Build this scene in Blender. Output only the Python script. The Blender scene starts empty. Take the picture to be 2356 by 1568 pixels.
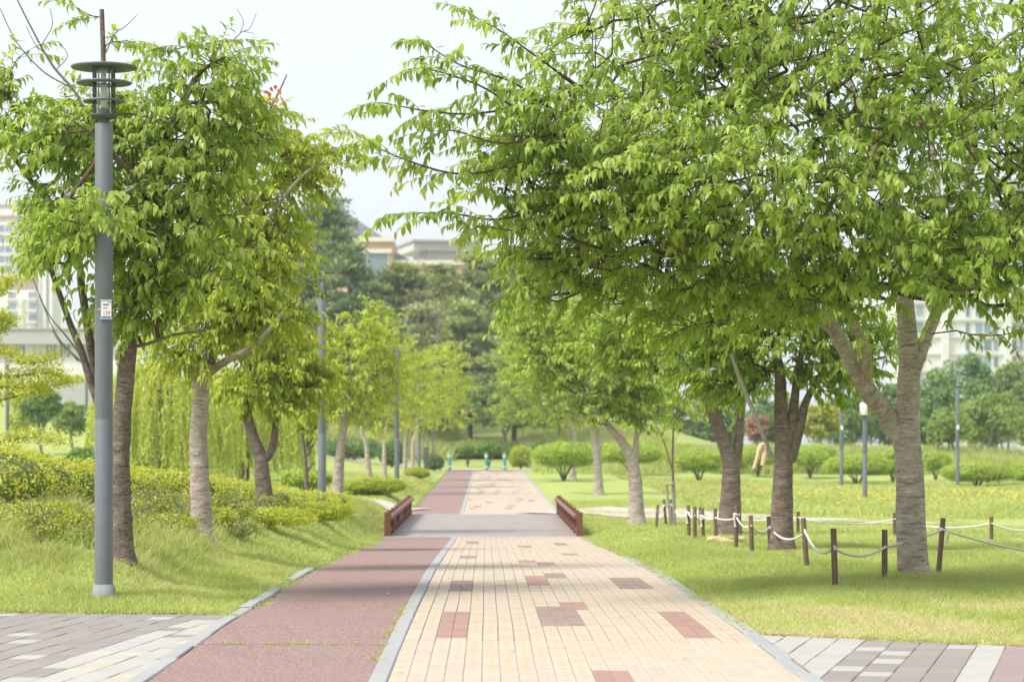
import bpy, math, random
import numpy as np
from mathutils import Vector

rng = np.random.default_rng(7)
random.seed(7)
C = bpy.context.scene.collection
R = math.radians

# ------------------------------------------------------------------ camera, sky, sun, exposure
CAM_Z = 1.42
FPX = 3272.0            # pixels per metre at unit depth of the 2356 px wide picture (depths below are given in units of K metres)
K = 1.7115              # the lens is an 85 mm: real distance ahead = K * d
PX0, PY0 = 1118.0, 1020.0   # vanishing point of the path in that picture
sc = bpy.context.scene
cam_d = bpy.data.cameras.new('camera'); cam = bpy.data.objects.new('camera', cam_d); C.objects.link(cam)
cam.location = (0, 0, CAM_Z); cam.rotation_euler = (R(90), 0, 0)
cam_d.sensor_width = 36.0; cam_d.lens = 36.0 * FPX * K / 2356.0
cam_d.shift_x = (1178 - PX0) / 2356.0
cam_d.shift_y = (PY0 - 784) / 2356.0
cam_d.clip_start = 0.1; cam_d.clip_end = 3000
cam_d.dof.use_dof = True; cam_d.dof.focus_distance = 12.8 * K; cam_d.dof.aperture_fstop = 3.2
sc.camera = cam

SUN_EL, SUN_AZ = R(52), R(238)     # azimuth: direction the light comes from, clockwise from +Y
world = bpy.data.worlds.new('World'); sc.world = world; world.use_nodes = True
wn = world.node_tree; wn.nodes.clear()
sky = wn.nodes.new('ShaderNodeTexSky'); sky.sky_type = 'NISHITA'; sky.sun_disc = False
sky.sun_elevation = SUN_EL; sky.sun_rotation = SUN_AZ
sky.air_density = 1.0; sky.dust_density = 4.0; sky.ozone_density = 1.0
veil = wn.nodes.new('ShaderNodeMix'); veil.data_type = 'RGBA'
veil.inputs['Factor'].default_value = 0.84            # thin even cloud veil over the blue
veil.inputs['B'].default_value = (2.78, 2.92, 3.08, 1)
bg = wn.nodes.new('ShaderNodeBackground'); bg.inputs['Strength'].default_value = 0.1
wo = wn.nodes.new('ShaderNodeOutputWorld')
wn.links.new(sky.outputs[0], veil.inputs['A']); wn.links.new(veil.outputs['Result'], bg.inputs['Color'])
wn.links.new(bg.outputs[0], wo.inputs['Surface'])

sun_d = bpy.data.lights.new('sun', 'SUN'); sun = bpy.data.objects.new('sun', sun_d); C.objects.link(sun)
sun_d.energy = 1.4; sun_d.angle = R(18.0); sun_d.color = (1.0, 0.95, 0.87)
sv = Vector((math.sin(SUN_AZ) * math.cos(SUN_EL), math.cos(SUN_AZ) * math.cos(SUN_EL), math.sin(SUN_EL)))
sun.rotation_euler = (-sv).to_track_quat('-Z', 'Y').to_euler(); sun.location = sv * 60

vs = sc.view_settings
vs.view_transform = 'Standard'; vs.look = 'None'; vs.gamma = 1.0; vs.use_curve_mapping = False
vs.exposure = 1.88
sc.render.engine = 'CYCLES'
sc.cycles.use_denoising = True
sc.cycles.max_bounces = 8; sc.cycles.diffuse_bounces = 5; sc.cycles.glossy_bounces = 2
sc.cycles.transmission_bounces = 6; sc.cycles.transparent_max_bounces = 8
sc.cycles.caustics_reflective = False; sc.cycles.caustics_refractive = False

# ------------------------------------------------------------------ helpers
def at(px, py, d):
    """world point seen at picture position (px, py), depth unit d"""
    return np.array([(px - PX0) / FPX * d, d * K, CAM_Z - (py - PY0) / FPX * d])

def smooth(a, b, x):
    t = np.clip((np.asarray(x, float) - a) / (b - a), 0, 1); return t * t * (3 - 2 * t)

PY = [-60, 8.0, 11.0, 14.5, 16.8, 22.1, 26.5, 29.3, 37.7, 45, 60, 78, 90]
PZ = [0, 0, 0.01, -0.03, -0.07, -0.24, -0.42, -0.50, -0.46, -0.38, -0.22, -0.06, 0.0]
def pz(y): return np.interp(np.asarray(y, float) / K, PY, PZ)
RY = [-60, 9.2, 11, 14, 19, 24, 30, 35, 40, 46, 62, 78, 95]
RZ = [0, 0, 0.03, 0.05, -0.02, -0.10, -0.30, -0.44, -0.40, -0.25, -0.15, -0.03, 0.2]
W_L, W_R = -2.13, 2.02      # outer edges of the path kerbs

PLE, PLS = 11.8 * K, 0.12          # far edges of the two plazas: y at the kerb, slope
PRE, PRS = 10.5 * K, 0.62
def plaza_left(x, y): return y < PLE - PLS * (x + 2.1)
def plaza_right(x, y): return y < PRE - PRS * (x - 2.1)

def terrain(x, y):
    x = np.asarray(x, float); yw = np.asarray(y, float); y = yw / K
    p = pz(yw)
    # left verge
    vl = 0.085 * smooth(11.6, 12.9, y)
    vl = vl - 0.46 * np.exp(-((y - 38.8) / 2.6) ** 2) * smooth(-16, -9, x)
    vl = vl + 0.10 * smooth(-3.5, -6, x) * smooth(14, 18, y)
    vl = vl + 0.27 * smooth(-2.9, -3.5, x) * smooth(12.75, 13.3, y) * (1 - smooth(20, 28, y))
    hill = smooth(48, 95, y) * smooth(-5, -16, x) * 2.2
    vl = vl + hill
    tl = smooth(2.15, 3.05, -x)
    # right verge
    vr = np.interp(y, RY, RZ)
    mead = smooth(5, 14, x) * (-0.25 * smooth(25, 45, y))
    mound = 0.9 * smooth(66, 78, y) * (1 - smooth(24, 38, x)) * smooth(6, 11, x)
    vr = vr + mead + mound
    tr = smooth(2.05, 2.9, x)
    z = p + (vl - p) * tl + (vr - p) * tr
    back = smooth(84, 125, y) * 5.0
    z = z + back * (1 - smooth(40, 120, -x)) * (1 - smooth(6, 22, x))
    bump = 0.03 * np.sin(x * 1.7 + 0.5 * yw) * np.sin(yw * 0.9 - x) * np.clip(tl + tr, 0, 1) * (y > 12)
    return z + bump

def tz(x, y): return float(terrain(x, y))

def ground_px(px, py, d0=8.0, d1=140.0):
    """where the view ray through a picture point meets the ground"""
    ds = np.linspace(d0, d1, 3000)
    X = (px - PX0) / FPX * ds; Z = CAM_Z - (py - PY0) / FPX * ds
    diff = Z - terrain(X, ds * K)
    k = np.argmax(diff < 0) if (diff < 0).any() else len(ds) - 1
    return np.array([X[k], ds[k] * K, terrain(X[k], ds[k] * K)])

def nrm(v): 
    v = np.asarray(v, float); return v / np.maximum(np.linalg.norm(v, axis=-1, keepdims=True), 1e-9)

class MB:
    """collects vertices, faces, uvs and one float attribute, builds ONE mesh object"""
    def __init__(s): s.v = []; s.f = []; s.n = 0; s.t = []; s.uv = []
    def add(s, verts, faces, tint=0.5, uv=None):
        verts = np.asarray(verts, float).reshape(-1, 3); faces = np.asarray(faces, int)
        s.v.append(verts); s.f.append(faces + s.n)
        s.t.append(np.broadcast_to(np.asarray(tint, float), (len(verts),)))
        s.uv.append(np.zeros((len(verts), 2)) if uv is None else np.asarray(uv, float))
        s.n += len(verts)
    def mesh(s, name, mats, smooth_=True):
        me = bpy.data.meshes.new(name)
        V = np.concatenate(s.v); T = np.concatenate(s.t); U = np.concatenate(s.uv)
        tot = sum(len(f) for f in s.f)
        me.vertices.add(len(V)); me.vertices.foreach_set('co', V.ravel())
        L = np.concatenate([f.ravel() for f in s.f]); cnt = np.concatenate([np.full(len(f), f.shape[1]) for f in s.f])
        me.loops.add(len(L)); me.loops.foreach_set('vertex_index', L.astype(np.int32))
        me.polygons.add(tot)
        st = np.concatenate([[0], np.cumsum(cnt)[:-1]])
        me.polygons.foreach_set('loop_start', st.astype(np.int32))
        me.polygons.foreach_set('use_smooth', np.full(tot, smooth_))
        me.update(calc_edges=True)
        a = me.attributes.new('tint', 'FLOAT', 'POINT'); a.data.foreach_set('value', T)
        uvl = me.uv_layers.new(name='UVMap'); uvl.data.foreach_set('uv', U[L].ravel())
        for m in (mats if isinstance(mats, (list, tuple)) else [mats]): me.materials.append(m)
        return me
    def build(s, name, mat, parent=None, smooth_=True, loc=None):
        o = bpy.data.objects.new(name, s.mesh(name, mat, smooth_)); C.objects.link(o)
        if parent is not None: o.parent = parent
        if loc is not None: o.location = loc
        return o

def tag(o, label, cat, group=None):
    o['label'] = label; o['category'] = cat
    if group: o['group'] = group
    return o
def kind(o, k): o['kind'] = k; return o
def empty(name, loc, rz=0.0):
    o = bpy.data.objects.new(name, None); C.objects.link(o); o.location = loc; o.rotation_euler = (0, 0, rz); o.empty_display_size = 0.1
    return o
def childmesh(name, mesh, parent, loc=(0, 0, 0), rz=0.0):
    o = bpy.data.objects.new(name, mesh); C.objects.link(o); o.parent = parent; o.location = loc; o.rotation_euler = (0, 0, rz)
    return o
def copy_tree(o, parent=None):
    c = o.copy(); C.objects.link(c); c.parent = parent
    for ch in list(o.children): copy_tree(ch, c)
    return c

BOXF = [[0, 3, 2, 1], [4, 5, 6, 7], [0, 1, 5, 4], [1, 2, 6, 5], [2, 3, 7, 6], [3, 0, 4, 7]]
def box(mb, x0, x1, y0, y1, z0, z1, tint=0.5):
    v = [(x0, y0, z0), (x1, y0, z0), (x1, y1, z0), (x0, y1, z0), (x0, y0, z1), (x1, y0, z1), (x1, y1, z1), (x0, y1, z1)]
    uv = [(0, 0), (1, 0), (1, 1), (0, 1)] * 2
    mb.add(v, BOXF, tint, uv)
def bevbox(mb, x0, x1, y0, y1, z0, z1, b=0.004, tint=0.5):
    """box whose top edges are chamfered"""
    v = [(x0, y0, z0), (x1, y0, z0), (x1, y1, z0), (x0, y1, z0), (x0, y0, z1 - b), (x1, y0, z1 - b), (x1, y1, z1 - b), (x0, y1, z1 - b),
         (x0 + b, y0 + b, z1), (x1 - b, y0 + b, z1), (x1 - b, y1 - b, z1), (x0 + b, y1 - b, z1)]
    f = [[0, 1, 5, 4], [1, 2, 6, 5], [2, 3, 7, 6], [3, 0, 4, 7], [4, 5, 9, 8], [5, 6, 10, 9], [6, 7, 11, 10], [7, 4, 8, 11], [8, 9, 10, 11]]
    uv = [(0, 0), (1, 0), (1, 1), (0, 1)] * 3
    mb.add(v, f, tint, uv)
def obox(mb, p, q, w, h, tint=0.5, up=(0, 0, 1)):
    """square bar from p to q"""
    p = np.asarray(p, float); q = np.asarray(q, float); a = nrm(q - p); u = np.asarray(up, float)
    s = nrm(np.cross(a, u)); t = np.cross(s, a)
    v = []
    for c in (p, q):
        for i, j in ((-1, -1), (1, -1), (1, 1), (-1, 1)): v.append(c + s * w / 2 * i + t * h / 2 * j)
    mb.add(v, BOXF, tint, [(0, 0), (1, 0), (1, 1), (0, 1)] * 2)

def catmull(P, n):
    P = np.asarray(P, float); m = len(P)
    if m == 2:
        t = np.linspace(0, 1, n)[:, None]; return P[0] * (1 - t) + P[1] * t
    Q = np.vstack([2 * P[0] - P[1], P, 2 * P[-1] - P[-2]])
    u = np.linspace(0, m - 1, n); i = np.minimum(u.astype(int), m - 2); t = (u - i)[:, None]
    p0, p1, p2, p3 = Q[i], Q[i + 1], Q[i + 2], Q[i + 3]
    return 0.5 * ((2 * p1) + (-p0 + p2) * t + (2 * p0 - 5 * p1 + 4 * p2 - p3) * t ** 2 + (-p0 + 3 * p1 - 3 * p2 + p3) * t ** 3)

def tube(mb, P, rad, sides=8, tint=0.5, cap=True, rough=0.0, seed=0, vscale=1.0):
    P = np.asarray(P, float); n = len(P); rad = np.broadcast_to(np.asarray(rad, float), (n,))
    T = np.gradient(P, axis=0); T = nrm(T)
    ref = np.array([0.0, 1.0, 0.0]) if abs(T[0][1]) < 0.9 else np.array([1.0, 0, 0])
    U = np.zeros_like(P); u = nrm(np.cross(T[0], ref))
    for i in range(n):
        u = nrm(u - T[i] * np.dot(u, T[i])); U[i] = u
    W = np.cross(T, U)
    a = np.linspace(0, 2 * np.pi, sides, endpoint=False)
    rr = np.repeat(rad[:, None], sides, 1)
    s = np.concatenate([[0], np.cumsum(np.linalg.norm(np.diff(P, axis=0), axis=1))])
    if rough > 0:
        g = np.random.default_rng(seed)
        nz = np.zeros((n, sides))
        for k in range(14):
            fa = g.integers(1, 4); fs = g.uniform(2, 16); ph = g.uniform(0, 6.28, 2)
            nz += np.sin(fa * a[None, :] + ph[0]) * np.sin(fs * s[:, None] + ph[1]) / 5
        for k in range(int(6 + 5 * s[-1])):                    # knots
            ka, ks = g.uniform(0, 6.28), g.uniform(0, s[-1]); da = np.abs((a - ka + np.pi) % (2 * np.pi) - np.pi)
            nz += g.uniform(0.7, 2.2) * np.exp(-(da[None, :] / 0.35) ** 2 - ((s[:, None] - ks) / 0.035) ** 2)
        rr = rr * (1 + rough * nz)
    V = P[:, None, :] + rr[:, :, None] * (np.cos(a)[None, :, None] * U[:, None, :] + np.sin(a)[None, :, None] * W[:, None, :])
    uv = np.stack([np.broadcast_to(a / (2 * np.pi), (n, sides)), np.broadcast_to(s[:, None] * vscale, (n, sides))], -1)
    i, j = np.meshgrid(np.arange(n - 1), np.arange(sides), indexing='ij'); k = (j + 1) % sides
    F = np.stack([i * sides + j, i * sides + k, (i + 1) * sides + k, (i + 1) * sides + j], -1).reshape(-1, 4)
    mb.add(V.reshape(-1, 3), F, tint, uv.reshape(-1, 2))
    if cap:
        for e, idx in ((0, range(sides - 1, -1, -1)), (n - 1, range(sides))):
            ring = V[e]; 
            c = ring.mean(0); vv = np.vstack([ring, c]); ii = list(idx)
            mb.add(vv, [[ii[q], ii[(q + 1) % sides], sides] for q in range(sides)], tint)

def lathe(mb, prof, sides=32, tint=0.5, c=(0, 0)):
    prof = np.asarray(prof, float); n = len(prof); a = np.linspace(0, 2 * np.pi, sides, endpoint=False)
    V = np.stack([c[0] + prof[:, 0][:, None] * np.cos(a), c[1] + prof[:, 0][:, None] * np.sin(a), np.repeat(prof[:, 1][:, None], sides, 1)], -1)
    i, j = np.meshgrid(np.arange(n - 1), np.arange(sides), indexing='ij'); k = (j + 1) % sides
    F = np.stack([i * sides + j, i * sides + k, (i + 1) * sides + k, (i + 1) * sides + j], -1).reshape(-1, 4)
    mb.add(V.reshape(-1, 3), F, tint)

# ------------------------------------------------------------------ materials
def new_mat(name):
    m = bpy.data.materials.new(name); m.use_nodes = True; nt = m.node_tree
    b = nt.nodes['Principled BSDF']; return m, nt, b
def node(nt, t, **kw):
    n = nt.nodes.new(t)
    for k, v in kw.items():
        if k in n.inputs: n.inputs[k].default_value = v
        else: setattr(n, k, v)
    return n
def ramp(nt, src, stops):
    r = nt.nodes.new('ShaderNodeValToRGB'); e = r.color_ramp.elements
    while len(e) > 1: e.remove(e[-1])
    e[0].position = stops[0][0]; e[0].color = (*stops[0][1], 1)
    for p, c in stops[1:]:
        q = e.new(p); q.color = (*c, 1)
    nt.links.new(src, r.inputs['Fac']); return r.outputs['Color']
def mixc(nt, f, a, b, blend='MIX'):
    m = nt.nodes.new('ShaderNodeMix'); m.data_type = 'RGBA'; m.blend_type = blend
    for key, val in (('Factor', f), ('A', a), ('B', b)):
        if isinstance(val, (int, float)): m.inputs[key].default_value = val
        elif isinstance(val, tuple): m.inputs[key].default_value = (*val, 1)
        else: nt.links.new(val, m.inputs[key])
    return m.outputs['Result']
def coord(nt, which='Object', scale=None):
    t = nt.nodes.new('ShaderNodeTexCoord'); o = t.outputs[which]
    if scale is not None:
        mp = nt.nodes.new('ShaderNodeMapping'); mp.inputs['Scale'].default_value = scale; nt.links.new(o, mp.inputs[0]); o = mp.outputs[0]
    return o
def worldpos(nt, scale=None):
    g = nt.nodes.new('ShaderNodeNewGeometry'); o = g.outputs['Position']
    if scale is not None:
        mp = nt.nodes.new('ShaderNodeMapping'); mp.inputs['Scale'].default_value = scale; nt.links.new(o, mp.inputs[0]); o = mp.outputs[0]
    return o
def noise(nt, vec, scale, detail=4, rough=0.55, dist=0.0):
    n = node(nt, 'ShaderNodeTexNoise', Scale=scale, Detail=detail, Roughness=rough, Distortion=dist); nt.links.new(vec, n.inputs['Vector']); return n.outputs['Fac']
def bump(nt, b, h, strength, dist):
    n = node(nt, 'ShaderNodeBump', Strength=strength, Distance=dist); nt.links.new(h, n.inputs['Height']); nt.links.new(n.outputs[0], b.inputs['Normal'])

def leaf_mat(name, stops, trans=0.4, gloss=0.35, warm=(1.06, 1.12, 0.5)):
    """two-sided leaf: diffuse front, light glowing through, waxy sheen"""
    m = bpy.data.materials.new(name); m.use_nodes = True; nt = m.node_tree; nt.nodes.clear()
    at_ = node(nt, 'ShaderNodeAttribute', attribute_name='tint')
    col = ramp(nt, at_.outputs['Fac'], stops)
    b = node(nt, 'ShaderNodeBsdfPrincipled'); nt.links.new(col, b.inputs['Base Color'])
    b.inputs['Roughness'].default_value = 0.45; b.inputs['Specular IOR Level'].default_value = gloss
    tr = node(nt, 'ShaderNodeBsdfTranslucent'); nt.links.new(mixc(nt, 1.0, col, warm, 'MULTIPLY'), tr.inputs['Color'])
    mx = node(nt, 'ShaderNodeMixShader'); mx.inputs[0].default_value = trans
    nt.links.new(b.outputs[0], mx.inputs[1]); nt.links.new(tr.outputs[0], mx.inputs[2])
    out = node(nt, 'ShaderNodeOutputMaterial'); nt.links.new(mx.outputs[0], out.inputs['Surface'])
    return m

M = {}
G1, G2, G3, G4 = (0.172, 0.272, 0.034), (0.282, 0.400, 0.056), (0.435, 0.530, 0.118), (0.60, 0.64, 0.24)
M['cherry'] = leaf_mat('cherry_leaf', [(0, G1), (0.45, G2), (0.8, G3), (0.96, G4), (0.985, (0.50, 0.36, 0.03)), (1.0, (0.45, 0.07, 0.03))], 0.55, 0.5)
M['cherry_yellow'] = leaf_mat('cherry_leaf_yellow', [(0, (0.24, 0.33, 0.034)), (0.4, (0.38, 0.47, 0.054)), (0.8, (0.55, 0.60, 0.10)), (0.97, (0.67, 0.67, 0.17)), (1.0, (0.52, 0.20, 0.04))], 0.55, 0.4)
M['red_leaf'] = leaf_mat('red_leaf', [(0, (0.50, 0.08, 0.03)), (1, (0.62, 0.20, 0.06))], 0.4, 0.3)
M['pine'] = leaf_mat('pine_needle', [(0, (0.19, 0.235, 0.085)), (0.5, (0.34, 0.40, 0.145)), (1, (0.52, 0.56, 0.21))], 0.2, 0.25)
M['pine_green'] = leaf_mat('pine_needle_green', [(0, (0.12, 0.195, 0.08)), (0.5, (0.22, 0.32, 0.13)), (1, (0.37, 0.46, 0.19))], 0.2, 0.25)
M['shrub'] = leaf_mat('shrub_leaf', [(0, (0.27, 0.37, 0.045)), (0.5, (0.44, 0.57, 0.08)), (1, (0.58, 0.67, 0.13))], 0.3, 0.3)
M['hedge'] = leaf_mat('hedge_leaf', [(0, (0.29, 0.35, 0.045)), (0.5, (0.49, 0.545, 0.075)), (0.9, (0.69, 0.68, 0.11)), (1.0, (0.58, 0.42, 0.15))], 0.45, 0.3)
M['scrub'] = leaf_mat('scrub_leaf', [(0, (0.20, 0.23, 0.06)), (0.4, (0.34, 0.38, 0.09)), (0.8, (0.50, 0.53, 0.13)), (1.0, (0.46, 0.36, 0.18))], 0.35, 0.3)
M['dome'] = leaf_mat('dome_leaf', [(0, (0.10, 0.20, 0.035)), (0.5, (0.18, 0.31, 0.05)), (1, (0.29, 0.42, 0.08))], 0.25, 0.3)
M['willow'] = leaf_mat('willow_leaf', [(0, (0.42, 0.50, 0.08)), (0.5, (0.58, 0.64, 0.13)), (1, (0.70, 0.73, 0.21))], 0.45, 0.3)
M['far_green'] = leaf_mat('far_leaf', [(0, (0.10, 0.20, 0.055)), (0.5, (0.185, 0.31, 0.085)), (1, (0.31, 0.43, 0.13))], 0.3, 0.3)
M['far_light'] = leaf_mat('far_leaf_light', [(0, (0.18, 0.27, 0.055)), (0.5, (0.28, 0.38, 0.085)), (1, (0.40, 0.48, 0.13))], 0.35, 0.3)
M['yellow_tree'] = leaf_mat('yellow_leaf', [(0, (0.30, 0.34, 0.04)), (0.5, (0.50, 0.52, 0.06)), (1, (0.66, 0.65, 0.11))], 0.4, 0.3)
M['maroon'] = leaf_mat('maroon_leaf', [(0, (0.40, 0.22, 0.17)), (1, (0.55, 0.33, 0.27))], 0.3, 0.3)
M['grass'] = leaf_mat('grass_blade', [(0, (0.25, 0.34, 0.08)), (0.45, (0.43, 0.50, 0.15)), (0.8, (0.55, 0.58, 0.22)), (1.0, (0.64, 0.56, 0.35))], 0.35, 0.3, (1.1, 1.05, 0.7))

def bark_mat(name, dark, mid, light, stripe=60.0):
    m, nt, b = new_mat(name)
    uv = coord(nt, 'UV', (2.6, stripe * 0.17, 1)); st = noise(nt, uv, 1.6, 7, 0.72, 1.2)
    p = coord(nt, 'Object'); big = noise(nt, p, 5.0, 5, 0.6); fine = noise(nt, p, 60.0, 4, 0.6)
    c1 = ramp(nt, st, [(0.34, dark), (0.46, mid), (0.64, light)])
    dash = noise(nt, coord(nt, 'UV', (5.0, stripe * 0.75, 1)), 1.3, 3, 0.6, 0.8)
    c1 = mixc(nt, ramp(nt, dash, [(0.56, (0, 0, 0)), (0.64, (0.75, 0.75, 0.75))]), c1, tuple(min(1, q * 1.25) for q in light))
    ringd = noise(nt, coord(nt, 'UV', (1.3, stripe * 0.38, 1)), 1.3, 4, 0.6, 1.0)
    c1 = mixc(nt, ramp(nt, ringd, [(0.34, (0.85, 0.85, 0.85)), (0.42, (0, 0, 0))]), c1, tuple(q * 0.7 for q in dark))
    c2 = mixc(nt, ramp(nt, big, [(0.35, (0, 0, 0)), (0.62, (1, 1, 1))]), mixc(nt, 0.35, c1, dark), c1)
    nt.links.new(mixc(nt, 0.22, c2, ramp(nt, fine, [(0.3, dark), (0.7, light)]), 'MIX'), b.inputs['Base Color'])
    b.inputs['Roughness'].default_value = 0.85; b.inputs['Specular IOR Level'].default_value = 0.2
    hs = nt.nodes.new('ShaderNodeMath'); hs.operation = 'ADD'; nt.links.new(big, hs.inputs[0]); nt.links.new(fine, hs.inputs[1])
    bump(nt, b, hs.outputs[0], 1.0, 0.02)
    return m
M['bark'] = bark_mat('cherry_bark', (0.165, 0.128, 0.108), (0.42, 0.345, 0.295), (0.66, 0.58, 0.52))
M['bark_dark'] = bark_mat('cherry_bark_dark', (0.066, 0.047, 0.038), (0.168, 0.126, 0.102), (0.32, 0.26, 0.215))
M['twig'] = bark_mat('twig_bark', (0.06, 0.038, 0.026), (0.12, 0.08, 0.055), (0.2, 0.15, 0.11), 30)
M['pine_bark'] = bark_mat('pine_bark', (0.05, 0.036, 0.03), (0.11, 0.08, 0.065), (0.19, 0.14, 0.11), 12)
M['dead_twig'] = bark_mat('dead_twig', (0.12, 0.105, 0.095), (0.2, 0.18, 0.165), (0.28, 0.26, 0.24), 20)

def plain(name, col, rough=0.6, var=0.12, scale=8.0, metal=0.0, spec=0.4, bmp=0.0, bscale=60.0):
    m, nt, b = new_mat(name); p = coord(nt, 'Object')
    n = noise(nt, p, scale, 5, 0.6)
    lo = tuple(c * (1 - var) for c in col); hi = tuple(min(1, c * (1 + var)) for c in col)
    nt.links.new(ramp(nt, n, [(0.3, lo), (0.7, hi)]), b.inputs['Base Color'])
    b.inputs['Roughness'].default_value = rough; b.inputs['Metallic'].default_value = metal; b.inputs['Specular IOR Level'].default_value = spec
    if bmp: bump(nt, b, noise(nt, p, bscale, 4), bmp, 0.01)
    return m
M['lamp_grey'] = plain('lamp_paint', (0.135, 0.150, 0.168), 0.42, 0.06, 5, 0.0, 0.5, 0.05, 200)
M['lamp_dark'] = plain('lamp_disc_paint', (0.085, 0.09, 0.095), 0.45, 0.06, 5)
M['concrete'] = plain('concrete', (0.25, 0.265, 0.275), 0.85, 0.15, 6, bmp=0.3)
M['white'] = plain('white_paint', (0.78, 0.79, 0.79), 0.5, 0.04)
M['blue_ink'] = plain('blue_ink', (0.10, 0.20, 0.42), 0.5, 0.05)
M['red_ink'] = plain('red_ink', (0.55, 0.10, 0.12), 0.5, 0.05)
M['steel'] = plain('steel_strap', (0.55, 0.55, 0.54), 0.35, 0.08, 20, 0.8)
M['rust'] = plain('brown_timber', (0.155, 0.062, 0.040), 0.65, 0.25, 14, bmp=0.25, bscale=40)
M['rust_light'] = plain('brown_rail', (0.21, 0.105, 0.078), 0.6, 0.25, 14, bmp=0.25, bscale=40)
M['post'] = plain('stained_post', (0.135, 0.082, 0.062), 0.7, 0.25, 18, bmp=0.25, bscale=70)
M['stake'] = plain('weathered_stake', (0.24, 0.215, 0.19), 0.8, 0.2, 20, bmp=0.2)
M['rope'] = plain('rope_fibre', (0.62, 0.60, 0.55), 0.9, 0.12, 60)
M['burlap'] = plain('burlap', (0.62, 0.47, 0.34), 0.9, 0.15, 40, bmp=0.4, bscale=200)
M['sack'] = plain('straw_sack', (0.52, 0.42, 0.24), 0.9, 0.2, 25, bmp=0.5, bscale=90)
M['teal'] = plain('teal_paint', (0.045, 0.30, 0.27), 0.5, 0.08)
M['cream'] = plain('cream_band', (0.62, 0.55, 0.33), 0.5, 0.05)
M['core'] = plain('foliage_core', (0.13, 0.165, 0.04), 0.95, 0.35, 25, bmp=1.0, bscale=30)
M['yellow_flower'] = plain('yellow_petal', (0.75, 0.55, 0.05), 0.6, 0.1)
M['orange_flower'] = plain('orange_petal', (0.70, 0.22, 0.05), 0.6, 0.1)
M['white_flower'] = plain('white_petal', (0.75, 0.74, 0.65), 0.6, 0.05)
M['bulb'] = plain('frosted_tube', (0.72, 0.73, 0.72), 0.3, 0.03)

def glass_mat():
    m = bpy.data.materials.new('lamp_glass'); m.use_nodes = True; nt = m.node_tree; nt.nodes.clear()
    t = node(nt, 'ShaderNodeBsdfTransparent'); t.inputs[0].default_value = (0.93, 0.96, 0.94, 1)
    g = node(nt, 'ShaderNodeBsdfGlossy'); g.inputs['Roughness'].default_value = 0.08
    f = node(nt, 'ShaderNodeFresnel', IOR=1.45); mx = node(nt, 'ShaderNodeMixShader')
    ad = nt.nodes.new('ShaderNodeMath'); ad.operation = 'ADD'; ad.inputs[1].default_value = 0.06; ad.use_clamp = True
    nt.links.new(f.outputs[0], ad.inputs[0]); nt.links.new(ad.outputs[0], mx.inputs[0])
    nt.links.new(t.outputs[0], mx.inputs[1]); nt.links.new(g.outputs[0], mx.inputs[2])
    o = node(nt, 'ShaderNodeOutputMaterial'); nt.links.new(mx.outputs[0], o.inputs['Surface']); return m
M['glass'] = glass_mat()

def lawn_mat():
    m, nt, b = new_mat('lawn')
    p = worldpos(nt)
    big = noise(nt, p, 0.16, 4, 0.6); mid = noise(nt, p, 1.3, 5, 0.65); fine = noise(nt, worldpos(nt, (1, 0.35, 1)), 45.0, 4, 0.7)
    c = ramp(nt, fine, [(0.25, (0.21, 0.27, 0.06)), (0.5, (0.31, 0.38, 0.10)), (0.75, (0.40, 0.46, 0.15))])
    c = mixc(nt, ramp(nt, mid, [(0.50, (0, 0, 0)), (0.72, (0.75, 0.75, 0.75))]), c, (0.38, 0.35, 0.16))
    c = mixc(nt, ramp(nt, big, [(0.35, (0, 0, 0)), (0.7, (0.55, 0.55, 0.55))]), c, (0.33, 0.41, 0.11))
    nt.links.new(c, b.inputs['Base Color']); b.inputs['Roughness'].default_value = 0.9; b.inputs['Specular IOR Level'].default_value = 0.1
    bump(nt, b, fine, 0.6, 0.03); return m
M['lawn'] = lawn_mat()

def asphalt_mat():
    m, nt, b = new_mat('red_asphalt'); p = worldpos(nt)
    fine = noise(nt, worldpos(nt, (1, .45, 1)), 55.0, 4, 0.75); mid = noise(nt, p, 1.1, 6, 0.65)
    vo = node(nt, 'ShaderNodeTexVoronoi', Scale=40.0); nt.links.new(p, vo.inputs['Vector'])
    c = ramp(nt, fine, [(0.30, (0.13, 0.078, 0.070)), (0.52, (0.27, 0.180, 0.163)), (0.72, (0.45, 0.345, 0.32))])
    c = mixc(nt, ramp(nt, vo.outputs['Distance'], [(0.0, (0.5, 0.5, 0.5)), (0.12, (0, 0, 0))]), c, (0.46, 0.37, 0.345))
    c = mixc(nt, ramp(nt, mid, [(0.35, (0, 0, 0)), (0.7, (0.45, 0.45, 0.45))]), c, (0.29, 0.205, 0.19))
    nt.links.new(c, b.inputs['Base Color']); b.inputs['Roughness'].default_value = 0.9; b.inputs['Specular IOR Level'].default_value = 0.25
    bump(nt, b, fine, 0.7, 0.01); return m
M['asphalt'] = asphalt_mat()

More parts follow.
